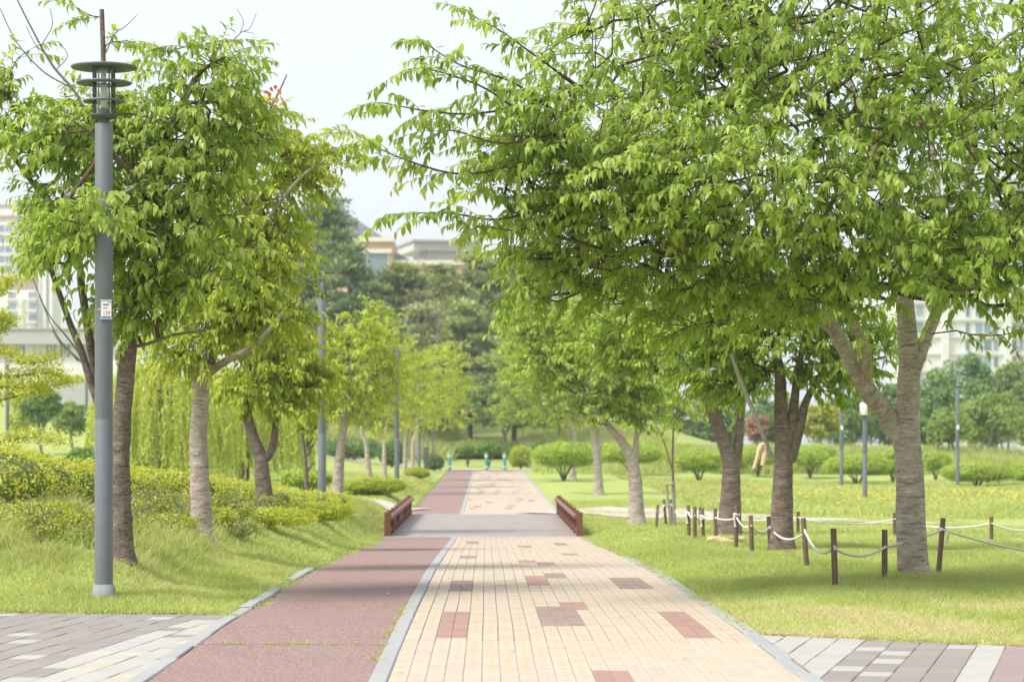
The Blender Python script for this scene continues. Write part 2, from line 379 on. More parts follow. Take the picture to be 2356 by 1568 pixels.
def paver_mat(name, base, spot=None, var=0.1):
    m, nt, b = new_mat(name); p = worldpos(nt)
    fine = noise(nt, p, 160.0, 3, 0.7); mid = noise(nt, p, 3.0, 5, 0.6)
    at_ = node(nt, 'ShaderNodeAttribute', attribute_name='tint'); oi = node(nt, 'ShaderNodeObjectInfo')
    ad = nt.nodes.new('ShaderNodeMath'); ad.operation = 'ADD'; nt.links.new(at_.outputs['Fac'], ad.inputs[0]); nt.links.new(oi.outputs['Random'], ad.inputs[1])
    fr = nt.nodes.new('ShaderNodeMath'); fr.operation = 'FRACT'; nt.links.new(ad.outputs[0], fr.inputs[0])
    lo = tuple(c * (1 - var) for c in base); hi = tuple(min(1, c * (1 + var)) for c in base)
    c = ramp(nt, fr.outputs[0], [(0, lo), (1, hi)])
    c = mixc(nt, ramp(nt, fine, [(0.3, (0.35, 0.35, 0.35)), (0.65, (0, 0, 0))]), c, tuple(x * 0.72 for x in base))
    c = mixc(nt, ramp(nt, mid, [(0.42, (0, 0, 0)), (0.75, (0.4, 0.4, 0.4))]), c, tuple(x * 0.82 for x in base))
    if spot:
        uv = coord(nt, 'UV'); sx = node(nt, 'ShaderNodeSeparateXYZ'); nt.links.new(uv, sx.inputs[0])
        f2 = nt.nodes.new('ShaderNodeMath'); f2.operation = 'MULTIPLY'; f2.inputs[1].default_value = 1.0; nt.links.new(sx.outputs[1], f2.inputs[0])
        f3 = nt.nodes.new('ShaderNodeMath'); f3.operation = 'FRACT'; nt.links.new(f2.outputs[0], f3.inputs[0])
        cb = node(nt, 'ShaderNodeCombineXYZ'); nt.links.new(sx.outputs[0], cb.inputs[0]); nt.links.new(f3.outputs[0], cb.inputs[1])
        ds = nt.nodes.new('ShaderNodeVectorMath'); ds.operation = 'DISTANCE'; ds.inputs[1].default_value = (0.5, 0.5, 0); nt.links.new(cb.outputs[0], ds.inputs[0])
        sp = ramp(nt, ds.outputs['Value'], [(0.14, (1, 1, 1)), (0.34, (0, 0, 0))])
        pat = ramp(nt, noise(nt, p, 1.1, 3, 0.5), [(0.36, (0.25, 0.25, 0.25)), (0.58, (1, 1, 1))])
        c = mixc(nt, mixc(nt, 1.0, sp, pat, 'MULTIPLY'), c, spot)
    nt.links.new(c, b.inputs['Base Color']); b.inputs['Roughness'].default_value = 0.85; b.inputs['Specular IOR Level'].default_value = 0.25
    bump(nt, b, fine, 0.35, 0.006); return m
M['paver_yellow'] = paver_mat('yellow_paver', (0.475, 0.412, 0.338), (0.50, 0.335, 0.195), 0.05)
M['paver_red'] = paver_mat('red_paver', (0.355, 0.225, 0.19), None, 0.08)
M['paver_brown'] = paver_mat('brown_paver', (0.30, 0.222, 0.197), None, 0.08)
M['paver_grey'] = paver_mat('grey_paver', (0.275, 0.250, 0.232), None, 0.07)
M['paver_light'] = paver_mat('light_paver', (0.40, 0.39, 0.36), None, 0.05)
M['paver_cream'] = paver_mat('cream_paver', (0.44, 0.41, 0.335), None, 0.05)
M['paver_pink'] = paver_mat('pink_paver', (0.30, 0.235, 0.225), None, 0.05)
M['granite'] = paver_mat('granite_kerb', (0.345, 0.352, 0.35), None, 0.06)
M['joint'] = plain('joint_sand', (0.30, 0.255, 0.18), 0.95, 0.3, 9)
M['sand_path'] = plain('pale_path', (0.46, 0.41, 0.36), 0.9, 0.12, 2.0, bmp=0.2)
M['deck'] = plain('deck_board', (0.285, 0.245, 0.228), 0.55, 0.18, 3.0, bmp=0.2)
M['deck_edge'] = plain('deck_threshold', (0.46, 0.46, 0.45), 0.6, 0.08)
M['soil'] = plain('dry_soil', (0.36, 0.29, 0.18), 0.95, 0.25, 15, bmp=0.4)
# ------------------------------------------------------------------ the setting
B0, B1 = 29.3 * K, 37.7 * K          # bridge span along the path
XD0, XD1 = -0.70, -0.59      # divider kerb
XL = -2.02; XRr = 1.91       # inner faces of the outer kerbs

def ground_z(x, y):
    x = np.asarray(x, float); y = np.asarray(y, float)
    z = terrain(x, y)
    inside = (x > W_L + 0.02) & (x < W_R - 0.02) & (y < 80 * K)
    z = np.where(inside, z - 0.07, z)
    z = np.where(inside & (y > B0 + 0.3) & (y < B1 - 0.3), z - 0.25, z)
    pl = ((x < W_L + 0.03) & plaza_left(x, y)) | ((x > W_R - 0.03) & plaza_right(x, y))
    return np.where(pl & (y < 12.6 * K), z - 0.05, z)

def grid_sheet(name, xs, ys, zf, mat):
    X, Y = np.meshgrid(xs, ys); Z = zf(X, Y); mb = MB(); ny, nx = X.shape
    i, j = np.meshgrid(np.arange(ny - 1), np.arange(nx - 1), indexing='ij'); a = i * nx + j
    F = np.stack([a, a + 1, a + nx + 1, a + nx], -1).reshape(-1, 4)
    mb.add(np.stack([X, Y, Z], -1).reshape(-1, 3), F, 0.5, np.stack([X, Y], -1).reshape(-1, 2))
    return mb.build(name, mat)
def lin(*segs):
    out = []
    for a, b, n in segs: out += list(np.linspace(a, b, n, endpoint=False))
    return np.array(out + [segs[-1][1]])
gx = lin((-900, -100, 16), (-100, -20, 32), (-20, -8, 30), (-8, -2.2, 40), (-2.2, -2.05, 4), (-2.05, 1.95, 12), (1.95, 2.1, 4), (2.1, 9, 46), (9, 30, 42), (30, 120, 30), (120, 900, 14))
gy = lin((-40, 8, 20), (8, 14, 60), (14, 42, 140), (42, 130, 110), (130, 900, 30))
kind(grid_sheet('ground', gx, gy * K, ground_z, M['lawn']), 'structure')

# red cycle lane, in two runs either side of the bridge
for a, b in ((-6.0, 10.02 * K - .008), (10.02 * K + .008, 12.3 * K - .006), (12.3 * K + .006, B0 - 0.06), (B1 + 0.02, 78.0 * K)):
    ys = np.arange(a, b + 0.2, 0.3); ys[-1] = b
    kind(grid_sheet('cycle_lane', np.linspace(XL, XD0, 6), ys, lambda x, y: pz(y) + 0.0, M['asphalt']), 'structure')
    kind(grid_sheet('paving_bed', np.linspace(XD1 - 0.05, XRr + 0.05, 8), ys, lambda x, y: pz(y) - 0.005, M['joint']), 'structure')

def slope(y): return math.atan((float(pz(y + 0.2)) - float(pz(y - 0.2))) / 0.4)

# kerbs: stones one metre long
def stone_mesh(w, l, h, top):
    mb = MB(); bevbox(mb, -w / 2, w / 2, -l / 2, l / 2, -h, top, 0.008); return mb.mesh('kerb_stone', M['granite'], False)
ks = stone_mesh(0.11, 0.992, 0.16, 0.006)
def kerb(x, ranges, lift, wob):
    k = kind(empty('kerb', (x, 8, 0)), 'structure')
    for a, b in ranges:
        y = a + 0.5
        while y < b:
            li = lift(y)
            if li is not None:
                o = childmesh('kerb_stone', ks, k, (rng.normal(0, wob), y - 8, float(pz(y)) + li), rng.normal(0, wob * 0.6))
                o.rotation_euler.x = slope(y)
            y += 1.0
kerb(-0.645, ((12.0, B0 - 0.1), (B1 + 0.1, 78 * K)), lambda y: 0.004, 0.002)
kerb(-2.075, ((12.0, B0 - 0.1), (B1 + 0.1, 78 * K)), lambda y: 0.004 if y < 12 * K else (0.022 if (12.4 * K < y < 14.2 * K or 15.2 * K < y < 16.8 * K) else None), 0.010)
kerb(1.965, ((12.0, B0 - 0.1), (B1 + 0.1, 78 * K)), lambda y: 0.004 if y < 11 * K else (None if (20 * K < y < 26 * K) else 0.004), 0.008)

# yellow pavers, the nearest ones single, the rest one field
CW, PL = 2.5 / 22, 0.2259
blocks = [(1010, 1085, 1407, 1467, 'r'), (1234, 1316, 1394, 1440, 'b'), (1287, 1353, 1383, 1403, 'r'), (1545, 1625, 1407, 1464, 'r'),
          (1368, 1460, 1541, 1572, 'r'), (1039, 1091, 1334, 1360, 'b'), (1204, 1259, 1324, 1347, 'r'), (1249, 1294, 1317, 1329, 'b'),
          (1425, 1490, 1327, 1355, 'b'), (1228, 1270, 1292, 1299, 'b'), (1188, 1225, 1288, 1294, 'r'), (1063, 1094, 1278, 1284, 'b'),
          (1275, 1300, 1248, 1254, 'b'), (1076, 1100, 1244, 1250, 'b'), (1300, 1335, 1272, 1277, 'r'), (1195, 1222, 1254, 1259, 'r')]
def path_px(px, py):
    ds = np.linspace(7, 30, 6000); diff = CAM_Z - (py - PY0) / FPX * ds - pz(ds * K); k = int(np.argmax(diff < 0)); d = ds[k]
    return (px - PX0) / FPX * d, d * K
colour = {}
ROW0 = 13.2
for x0, x1, y0, y1, c in blocks:
    xa, d1 = path_px((x0 + x1) / 2, y0); _, d0 = path_px(0, y1); xm, _ = path_px((x0 + x1) / 2, (y0 + y1) / 2)
    w = max(2, round((x1 - x0) / FPX * (d0 + d1) / 2 / K / CW)); c0 = round((xm - XD1) / CW - w / 2)
    for r_ in range(int(round((d0 - ROW0) / PL)), int(round((d1 - ROW0) / PL)) or 1):
        for q in range(w): colour[(c0 + q, r_)] = c
fr = np.random.default_rng(3)
for _ in range(60):
    r_ = int(fr.integers(228, 530)); c0 = int(fr.integers(0, 20)); cc = fr.choice(['r', 'b'])
    for q in range(2):
        for w in range(int(fr.integers(3, 9))): colour[(c0 + q, r_ + w)] = cc
mb0 = MB(); w_, l_ = CW / 2 - 0.0014, PL / 2 - 0.0006
mb0.add([(-w_, -l_, -.05), (w_, -l_, -.05), (w_, l_, -.05), (-w_, l_, -.05), (-w_, -l_, -.004), (w_, -l_, -.004), (w_, l_, -.004), (-w_, l_, -.004), (-w_ + .0035, -l_ + .001, 0), (w_ - .0035, -l_ + .001, 0), (w_ - .0035, l_ - .001, 0), (-w_ + .0035, l_ - .001, 0)],
        [[0, 1, 5, 4], [1, 2, 6, 5], [2, 3, 7, 6], [3, 0, 4, 7], [4, 5, 9, 8], [5, 6, 10, 9], [6, 7, 11, 10], [7, 4, 8, 11], [8, 9, 10, 11]], 0.5, [(0, 0), (1, 0), (1, 1), (0, 1)] * 3)
pm = {k: mb0.mesh('paver', M[n], False) for k, n in (('y', 'paver_yellow'), ('r', 'paver_red'), ('b', 'paver_brown'))}
pave = kind(empty('paved_path', (0, 8, 0)), 'structure')
fields = {'y': MB(), 'r': MB(), 'b': MB()}
def colwob(c, y): return 0.002 * math.sin(y * 0.6 + c * 0.35) + 0.0015 * math.sin(y * 1.4 + c)
cnt = 0
nrows = int((78 * K - ROW0) / PL)
for r_ in range(nrows):
    for c in range(22):
        off = 0.0
        yc = ROW0 + (r_ + 0.5) * PL + off; xc = XD1 + (c + 0.5) * CW + colwob(c, yc)
        if B0 - 0.2 < yc < B1 + 0.16 or yc > 77.8 * K: continue
        k = colour.get((c, r_), 'y'); dz = fr.normal(0, 0.0006)
        vis = yc > 8.4 * K
        if vis and cnt < 300:
            o = childmesh('paver', pm[k], pave, (xc, yc - 8, float(pz(yc)) + dz), fr.normal(0, 0.004)); o.rotation_euler.x = slope(yc); cnt += 1
        else:
            z0, z1 = float(pz(yc - PL / 2)) + dz, float(pz(yc + PL / 2)) + dz
            hw, hl, b = CW / 2 - 0.0014, PL / 2 - 0.0006, 0.0035
            v = [(xc - hw, yc - hl, z0 - .03), (xc + hw, yc - hl, z0 - .03), (xc + hw, yc + hl, z1 - .03), (xc - hw, yc + hl, z1 - .03),
                 (xc - hw + b, yc - hl + .001, z0), (xc + hw - b, yc - hl + .001, z0), (xc + hw - b, yc + hl - .001, z1), (xc - hw + b, yc + hl - .001, z1)]
            fields[k].add(v, [[4, 5, 6, 7], [0, 1, 5, 4], [1, 2, 6, 5], [2, 3, 7, 6], [3, 0, 4, 7]], fr.random(), [(0, 0), (1, 0), (1, 1), (0, 1)] * 2)
for k, n in (('y', 'paver_yellow'), ('r', 'paver_red'), ('b', 'paver_brown')):
    o = fields[k].build('paver_field', M[n], pave, False); o.location = (0, -8, 0); kind(o, 'stuff')

# plazas in the two near corners
def clip(poly, nx, ny, c):       # keep nx*x + ny*y <= c
    out = []
    for i in range(len(poly)):
        a, b = poly[i], poly[(i + 1) % len(poly)]
        da, db = nx * a[0] + ny * a[1] - c, nx * b[0] + ny * b[1] - c
        if da <= 0: out.append(a)
        if da * db < 0:
            t = da / (da - db); out.append((a[0] + t * (b[0] - a[0]), a[1] + t * (b[1] - a[1])))
    return out
def plaza(th, off, planes, xr, yr, colf):
    root = kind(empty('plaza', (0, 8, 0)), 'structure')
    ct, st = math.cos(th), math.sin(th); S = 0.2; SL = 0.3
    pr = np.random.default_rng(11)
    us = [x * ct - y * st for x in xr for y in yr]; ws = [x * st + y * ct for x in xr for y in yr]
    for i in range(int((min(us) - off) // S) - 1, int((max(us) - off) // S) + 2):
        for j in range(int(min(ws) // SL) - 1, int(max(ws) // SL) + 2):
            u0, w0 = off + i * S, j * SL
            cs = [(u0 + .003, w0 + .0005), (u0 + S - .003, w0 + .0005), (u0 + S - .003, w0 + SL - .0005), (u0 + .003, w0 + SL - .0005)]
            poly = [(u * ct + w * st, -u * st + w * ct) for u, w in cs]
            for pl in planes: 
                poly = clip(poly, *pl)
                if len(poly) < 3: break
            if len(poly) < 3: continue
            cx = sum(p[0] for p in poly) / len(poly); cy = sum(p[1] for p in poly) / len(poly)
            if not (xr[0] < cx < xr[1] and yr[0] < cy < yr[1]): continue
            if abs(cx / cy * K * FPX + PX0 - 1178) > 1330: continue
            ar = 0.5 * abs(sum(poly[k][0] * poly[(k + 1) % len(poly)][1] - poly[(k + 1) % len(poly)][0] * poly[k][1] for k in range(len(poly))))
            if ar < 0.001: continue
            dz = float(pz(cy)) + pr.normal(0, 0.0015); n = len(poly); g = 0.003
            top = [(p[0] - cx) * (1 - g / 0.1) for p in poly], [(p[1] - cy) * (1 - g / 0.1) for p in poly]
            v = [(p[0] - cx, p[1] - cy, -0.05) for p in poly] + [(p[0] - cx, p[1] - cy, -0.004) for p in poly] + [(top[0][k], top[1][k], 0) for k in range(n)]
            m = MB(); m.add(v, [[k, (k + 1) % n, n + (k + 1) % n, n + k] for k in range(n)] + [[n + k, n + (k + 1) % n, 2 * n + (k + 1) % n, 2 * n + k] for k in range(n)], pr.random())
            m.add(v[2 * n:], [list(range(n))], m.t[0][0])
            o = m.build('paver', M[colf(u0 + S / 2, w0 + S / 2, cx, cy, pr)], root, False); o.location = (cx, cy - 8, dz)
    return root
def colL(u, w, x, y, pr):
    if u > UL0: return pr.choice(['paver_light', 'paver_cream', 'paver_light', 'paver_grey'], p=[.45, .3, .12, .13])
    return 'paver_light' if pr.random() < 0.045 else 'paver_grey'
def colR(u, w, x, y, pr):
    u = u - UR0
    if u > 0: return 'paver_pink' if u < 0.22 else 'paver_light'
    if u > -0.2: return 'paver_light'
    if u < -1.0: return 'paver_light'
    return 'paver_light' if pr.random() < 0.14 else 'paver_grey'
TL, TR = math.atan(0.19 / K), math.atan(0.435 / K)
UL0 = -2.69 * math.cos(TL) - 9.72 * K * math.sin(TL); UR0 = 3.0 * math.cos(TR) - 8.48 * K * math.sin(TR)
plaza(TL, UL0, [(1, 0, -2.134), (PLS, 1, PLE - PLS * 2.1)], (-5.4, -2.13), (7.9 * K, 12.6 * K), colL)
plaza(TR, UR0, [(-1, 0, -2.024), (PRS, 1, PRE + PRS * 2.1)], (2.02, 4.6), (7.9 * K, 10.7 * K), colR)
bed = kind(grid_sheet('plaza_bed', np.linspace(-6, -2.13, 12), np.linspace(7 * K, 12.5 * K, 20), lambda x, y: np.where(plaza_left(x, y - 0.05), pz(y) - 0.007, pz(y) - 0.2), M['joint']), 'structure')
bed = kind(grid_sheet('plaza_bed', np.linspace(2.03, 5.5, 16), np.linspace(7 * K, 10.7 * K, 24), lambda x, y: np.where(plaza_right(x, y - 0.05), pz(y) - 0.007, pz(y) - 0.2), M['joint']), 'structure')

# pale side paths that meet the far end of the bridge, and the road at the end
def ribbon(name, pts, width, mat, lift):
    P = catmull(np.array([(a, b * K, 0) for a, b in pts]), 60); T = nrm(np.gradient(P, axis=0)); S = np.stack([T[:, 1], -T[:, 0], 0 * T[:, 0]], 1)
    mb = MB(); k = 7; ws = np.linspace(-0.5, 0.5, k) * width
    V = P[:, None, :] + S[:, None, :] * ws[None, :, None]; V[..., 2] = terrain(V[..., 0], V[..., 1]) + lift
    i, j = np.meshgrid(np.arange(59), np.arange(k - 1), indexing='ij'); a = i * k + j
    mb.add(V.reshape(-1, 3), np.stack([a, a + 1, a + k + 1, a + k], -1).reshape(-1, 4))
    return kind(mb.build(name, mat), 'structure')
ribbon('side_path', [(2.15, 39.2), (3.6, 38.4), (6, 35.8), (9, 33.6), (14, 31.5), (24, 28)], 4.2, M['sand_path'], 0.03)
ribbon('side_path', [(-2.2, 39.2), (-4, 39.6), (-7, 39.6), (-12, 38)], 4.0, M['sand_path'], 0.03)
ribbon('road', [(-9, 81), (-5, 80.4), (-1.5, 79.9), (3.5, 79.6), (6, 79.8)], 4.4, M['sand_path'], 0.03)

# ------------------------------------------------------------------ footbridge
br = tag(empty('footbridge', (0, B0, float(pz(B0)))), 'low brown timber footbridge deck with knee-high railings crossing the path', 'bridge')
def bz(y): return float(pz(y)) - float(pz(B0)) + 0.012
deck = MB(); y = B0 - 0.05
while y < B1:
    bevbox(deck, -2.2, 2.1, y - B0 + 0.003, y - B0 + 0.137, bz(y) - 0.04, bz(y), 0.004, fr.random()); y += 0.14
deck.build('deck', M['deck'], br, False)
for yy in (-0.115, B1 - B0 + 0.055):
    t = MB(); box(t, -2.12, 2.0, yy - 0.05, yy + 0.05, bz(B0 + yy) - 0.05, bz(B0 + yy) + 0.002); t.build('threshold', M['deck_edge'], br, False)
for sx, sgn in ((-2.03, -1), (1.93, 1)):
    rl = bpy.data.objects.new('railing', None); C.objects.link(rl); rl.parent = br; rl.location = (sx, 0, 0)
    n = 9; L = B1 - B0 - 0.2
    for i in range(n):
        yy = 0.06 + i * L / (n - 1); m = MB(); bevbox(m, -0.065, 0.065, yy - 0.065, yy + 0.065, bz(B0 + yy) - 0.02, bz(B0 + yy) + 0.49 + (0.01 if i in (0, n - 1) else 0), 0.012)
        m.build('railing_post', M['rust'], rl, False)
    k = int(L / 0.13)
    for i in range(k):
        yy = 0.16 + i * 0.13
        if min(abs(yy - 0.06 - q * L / (n - 1)) for q in range(n)) < 0.105: continue
        m = MB(); bevbox(m, -0.018 + sgn * 0.03, 0.018 + sgn * 0.03, yy - 0.063, yy + 0.063, bz(B0 + yy) + 0.03, bz(B0 + yy) + 0.455, 0.006)
        m.build('railing_board', M['rust'], rl, False)
    ys = np.linspace(0.0, L + 0.1, 16)
    m = MB(); tube(m, [(-sgn * 0.075, q, bz(B0 + q) + 0.40) for q in ys], 0.052, 10); m.build('handrail', M['rust_light'], rl)
    m = MB(); obox(m, (-sgn * 0.02, 0.1, bz(B0) + 0.10), (-sgn * 0.02, L, bz(B1) + 0.10), 0.04, 0.08); m.build('bottom_rail', M['rust'], rl, False)
# ------------------------------------------------------------------ park lamps
H_LAMP = 4.7
def make_lamp(detail=True):
    lp = empty('park_lamp', (0, 0, 0)); sd = 32 if detail else 16
    m = MB(); lathe(m, [(0.0, 4.14), (0.074, 4.14), (0.0785, 4.13), (0.0785, 1.56), (0.0775, 1.555), (0.0775, 1.545), (0.080, 1.54), (0.080, 0.0)], sd); m.build('pole', M['lamp_grey'], lp)
    m = MB(); lathe(m, [(0.082, 0.105), (0.090, 0.10), (0.112, 0.0), (0.112, -0.05)], sd); m.build('base_flange', M['concrete'], lp)
    m = MB(); lathe(m, [(0.045, 4.135), (0.045, 4.19)], 16); lathe(m, [(0.045, 4.178), (0.105, 4.185), (0.126, 4.205), (0.128, 4.215), (0.0, 4.222)], sd); m.build('lantern_tray', M['lamp_dark'], lp)
    for z, r_, ri in ((4.335, 0.182, 0.098), (4.495, 0.24, 0.098)):
        m = MB(); lathe(m, [(ri, z - 0.005), (r_, z - 0.008), (r_ + 0.003, z - 0.002), (r_, z + 0.006), (ri, z + 0.012), (ri, z - 0.005)], sd); m.build('louvre_ring', M['lamp_grey'], lp)
    m = MB(); lathe(m, [(0.0, 4.630), (0.283, 4.622), (0.289, 4.63), (0.286, 4.640), (0.2, 4.654), (0.0, 4.664)], sd); m.build('cap_disc', M['lamp_grey'], lp)
    if detail:
        m = MB(); lathe(m, [(0.092, 4.222), (0.092, 4.62)], sd); m.build('glass_cylinder', M['glass'], lp)
        for q in range(4):
            a = R(35 + 90 * q); m = MB(); tube(m, [(0.104 * math.cos(a), 0.104 * math.sin(a), z) for z in (4.21, 4.625)], 0.006, 6); m.build('lantern_rod', M['lamp_dark'], lp)
        m = MB(); lathe(m, [(0.075, 4.223), (0.05, 4.235), (0.035, 4.27), (0.0, 4.272)], 20); m.build('lamp_holder', M['lamp_grey'], lp)
        m = MB(); lathe(m, [(0.0, 4.272), (0.028, 4.274), (0.03, 4.44), (0.012, 4.47), (0.0, 4.472)], 16); m.build('bulb', M['bulb'], lp)
    else:
        m = MB(); lathe(m, [(0.098, 4.222), (0.098, 4.62)], sd); m.build('glass_cylinder', M['glass'], lp)
        m = MB(); lathe(m, [(0.0, 4.272), (0.035, 4.274), (0.035, 4.62)], 12); m.build('bulb', M['bulb'], lp)
    return lp
def put(o, px, d, label, group='lamps with stacked discs in the park', zz=None):
    x = (px - PX0) / FPX * d; o.location = (x, d * K, tz(x, d * K) if zz is None else zz)
    return tag(o, label, 'street lamp', group)
def add_box_sign(lp, z=2.5, dx=0.0):
    m = MB(); box(m, -0.05 + dx, 0.05 + dx, -0.098, -0.082, z - 0.09, z + 0.09); return m.build('number_plate', M['white'], lp, False)
l1 = put(make_lamp(), 239, 12.47, 'tall grey lamp with three stacked discs nearest on the grass left of the red lane', zz=0.085)
m = MB(); tube(m, catmull([(0.07, 0, 3.52), (0.16, -0.01, 3.53), (0.25, -0.02, 3.565)], 6), [0.012, 0.011, 0.010, 0.010, 0.010, 0.012], 8)
lathe(m, [(0.0, 3.545), (0.018, 3.552), (0.024, 3.57), (0.018, 3.588), (0.0, 3.595)], 12, c=(0.255, -0.02)); m.build('bracket_arm', M['lamp_grey'], l1)
m = MB(); obox(m, (-0.082, -0.02, 0.92), (-0.082, -0.02, 1.32), 0.004, 0.05); m.build('access_cover', M['lamp_dark'], l1, False)
# number plate strapped to the near lamp
sg = tag(empty('pole_sign', (l1.location.x + 0.034, l1.location.y - 0.088, 0.085 + 2.505)), 'small white number plate reading 129 strapped to the nearest lamp pole', 'sign')
m = MB(); bevbox(m, -0.045, 0.045, -0.006, 0.006, -0.077, 0.077, 0.002); m.build('plate', M['white'], sg, False)
for z0, z1 in ((0.077, 0.087), (-0.085, -0.077)):
    m = MB(); box(m, -0.052, 0.052, -0.010, 0.010, z0, z1); m.build('frame_bar', M['steel'], sg, False)
m = MB(); box(m, -0.040, 0.040, -0.0085, -0.0065, -0.074, -0.058); m.build('blue_band', M['blue_ink'], sg, False)
def text(body, size, x, z, mat, parent, yy=-0.0085):
    c = bpy.data.curves.new('lettering', 'FONT'); c.body = body; c.size = size; c.align_x = 'CENTER'; c.extrude = 0.0006
    o = bpy.data.objects.new('lettering', c); C.objects.link(o); o.parent = parent; o.location = (x, yy, z); o.rotation_euler = (R(90), 0, 0); c.materials.append(mat)
    bpy.context.view_layer.update(); me = bpy.data.meshes.new_from_object(o.evaluated_get(bpy.context.evaluated_depsgraph_get())); bpy.data.objects.remove(o)
    o = bpy.data.objects.new('lettering', me); C.objects.link(o); o.parent = parent; o.location = (x, yy, z); o.rotation_euler = (R(90), 0, 0); return o
text('129', 0.044, 0.004, -0.044, M['red_ink'], sg)
m = MB(); box(m, -0.026, 0.022, -0.0085, -0.0065, 0.036, 0.050); m.build('blue_lettering', M['blue_ink'], sg, False)
m = MB(); box(m, -0.024, 0.014, -0.0085, -0.0065, 0.010, 0.017); m.build('red_lettering', M['red_ink'], sg, False)
m = MB(); obox(m, (0.022, -0.008, 0.055), (0.036, -0.008, 0.072), 0.006, 0.006); m.build('orange_mark', M['red_ink'], sg, False)
m = MB(); a = np.linspace(0, 2 * np.pi, 25); tube(m, np.stack([0.081 * np.cos(a) - 0.034, 0.081 * np.sin(a) + 0.088, 0 * a], 1), 0.004, 6, cap=False); m.build('strap', M['steel'], sg)

l2 = put(make_lamp(), 741, 27.3, 'second lamp along the red lane, its head above leaves beside the dark pine')
add_box_sign(l2)
proto = make_lamp(False); put(proto, 913, 48.5, 'third lamp along the red lane, head half hidden in yellow-green leaves')
spots = [(964, 64, 'fourth and farthest lamp post beside the red lane, head hidden by leaves'),
         (2203, 59, 'distant lamp on the right meadow beside the staked young trees'),
         (1936, 59, 'distant lamp behind shrubs between two big cherry trunks, head hidden by leaves'),
         (1990, 47, 'lamp on the meadow with a white box on its pole, beside the forked cherry'),
         (17, 58, 'lamp post at the left edge behind the green mounds'),
         (199, 78, 'small far lamp on the left between pale trees')]
for px, d, lab in spots:
    o = copy_tree(proto); put(o, px, d, lab)
    if d < 60 and px > 1000 and px != 1990: add_box_sign(o, 2.5)
    if px == 1990:
        m = MB(); lathe(m, [(0.0, 3.25), (0.09, 3.24), (0.125, 3.20), (0.13, 2.86), (0.12, 2.84), (0.0, 2.84)], 16, c=(-0.06, -0.12)); m.build('white_box', M['white'], o)

# ------------------------------------------------------------------ rope fence
def helix_rope(mb, P, r):
    n = len(P); tube(mb, P, r * 0.82, 8)
def rope_span(parent, a, b, sag, r=0.0125):
    t = np.linspace(0, 1, 22)[:, None]; P = a * (1 - t) + b * t; P[:, 2] -= (4 * sag * t * (1 - t))[:, 0]
    L = np.linalg.norm(np.diff(P, axis=0), axis=1).sum(); n = max(24, int(L / 0.012)); P = catmull(P, n)
    m = MB()
    T = nrm(np.gradient(P, axis=0)); U = nrm(np.cross(T, [0, 0, 1.0])); W = np.cross(T, U); s = np.linspace(0, L, n)
    for k in range(3):                                   # three twisted strands
        ph = s / 0.075 * 2 * np.pi + k * 2.094
        tube(m, P + (U * np.cos(ph)[:, None] + W * np.sin(ph)[:, None]) * r * 0.5, r * 0.62, 5)
    o = m.build('rope', M['rope'], parent); return o
fence = tag(empty('rope_fence', (4.0, 14 * K, 0.0)), 'low brown post fence with white rope running beneath the right-hand cherries', 'fence')
FO = np.array([4.0, 14 * K, 0.0])
near = [(1513.5, 1160, 1509.3, 1215.6), (1527.4, 1149, 1533.5, 1209.7), (1543.5, 1148, 1549, 1204), (1583.7, 1161, 1585.6, 1237), (1598.4, 1165, 1598.8, 1244),
        (1616, 1168.6, 1618.6, 1237.6), (1645, 1168, 1648, 1240), (1695, 1162.7, 1693, 1264), (1727, 1184.8, 1731, 1275), (1768, 1187, 1773.5, 1268),
        (1848, 1191, 1858, 1306.5), (1917.6, 1214.7, 1922.4, 1348.6), (2035.4, 1217.3, 2035.4, 1340), (2170, 1191, 2157, 1322)]
tops = []
for tx, ty, bx_, by in near:
    g = ground_px(bx_, by); d = g[1] / K; top = at(tx, ty, d + 0.03)
    m = MB(); P = np.array([g - [0, 0, 0.1], top]) - FO; ax = nrm(P[1] - P[0])
    tube(m, np.array([P[0], P[0] * .5 + P[1] * .5, P[1] - ax * 0.006, P[1]]), [0.029, 0.029, 0.029, 0.025], 14); m.build('post', M['post'], fence)
    tops.append((g, top, d))
def tie(i, drop=0.13):
    g, t, d = tops[i]; a = nrm(t - g); return t - a * drop
for a, b, sag, da, db in ((0, 1, 0.05, .13, .1), (1, 2, 0.04, .1, .1), (2, 3, 0.12, .1, .16), (3, 4, 0.05, .13, .13), (4, 5, 0.05, .13, .16), (5, 6, 0.03, .13, .15),
                          (6, 7, 0.03, .15, .17), (7, 8, 0.07, .16, .13), (8, 9, 0.09, .13, .14), (9, 10, 0.12, .14, .16), (10, 11, 0.14, .13, .17), (11, 12, 0.08, .19, .17), (12, 13, 0.02, .17, .12)):
    rope_span(fence, tie(a, da) - FO + [0, -0.033, 0], tie(b, db) - FO + [0, -0.033, 0], sag)
e = tie(13, .13); out = at(2500, 1282, tops[13][2] - 0.3)
rope_span(fence, e - FO + [0.03, -0.03, 0], out - FO, 0.05)
gp = ground_px(2500, 1345); m = MB(); tube(m, np.array([gp - [0, 0, .1], gp + [0, 0, .3], gp + [0.01, 0, .56]]) - FO, 0.029, 14); m.build('post', M['post'], fence)
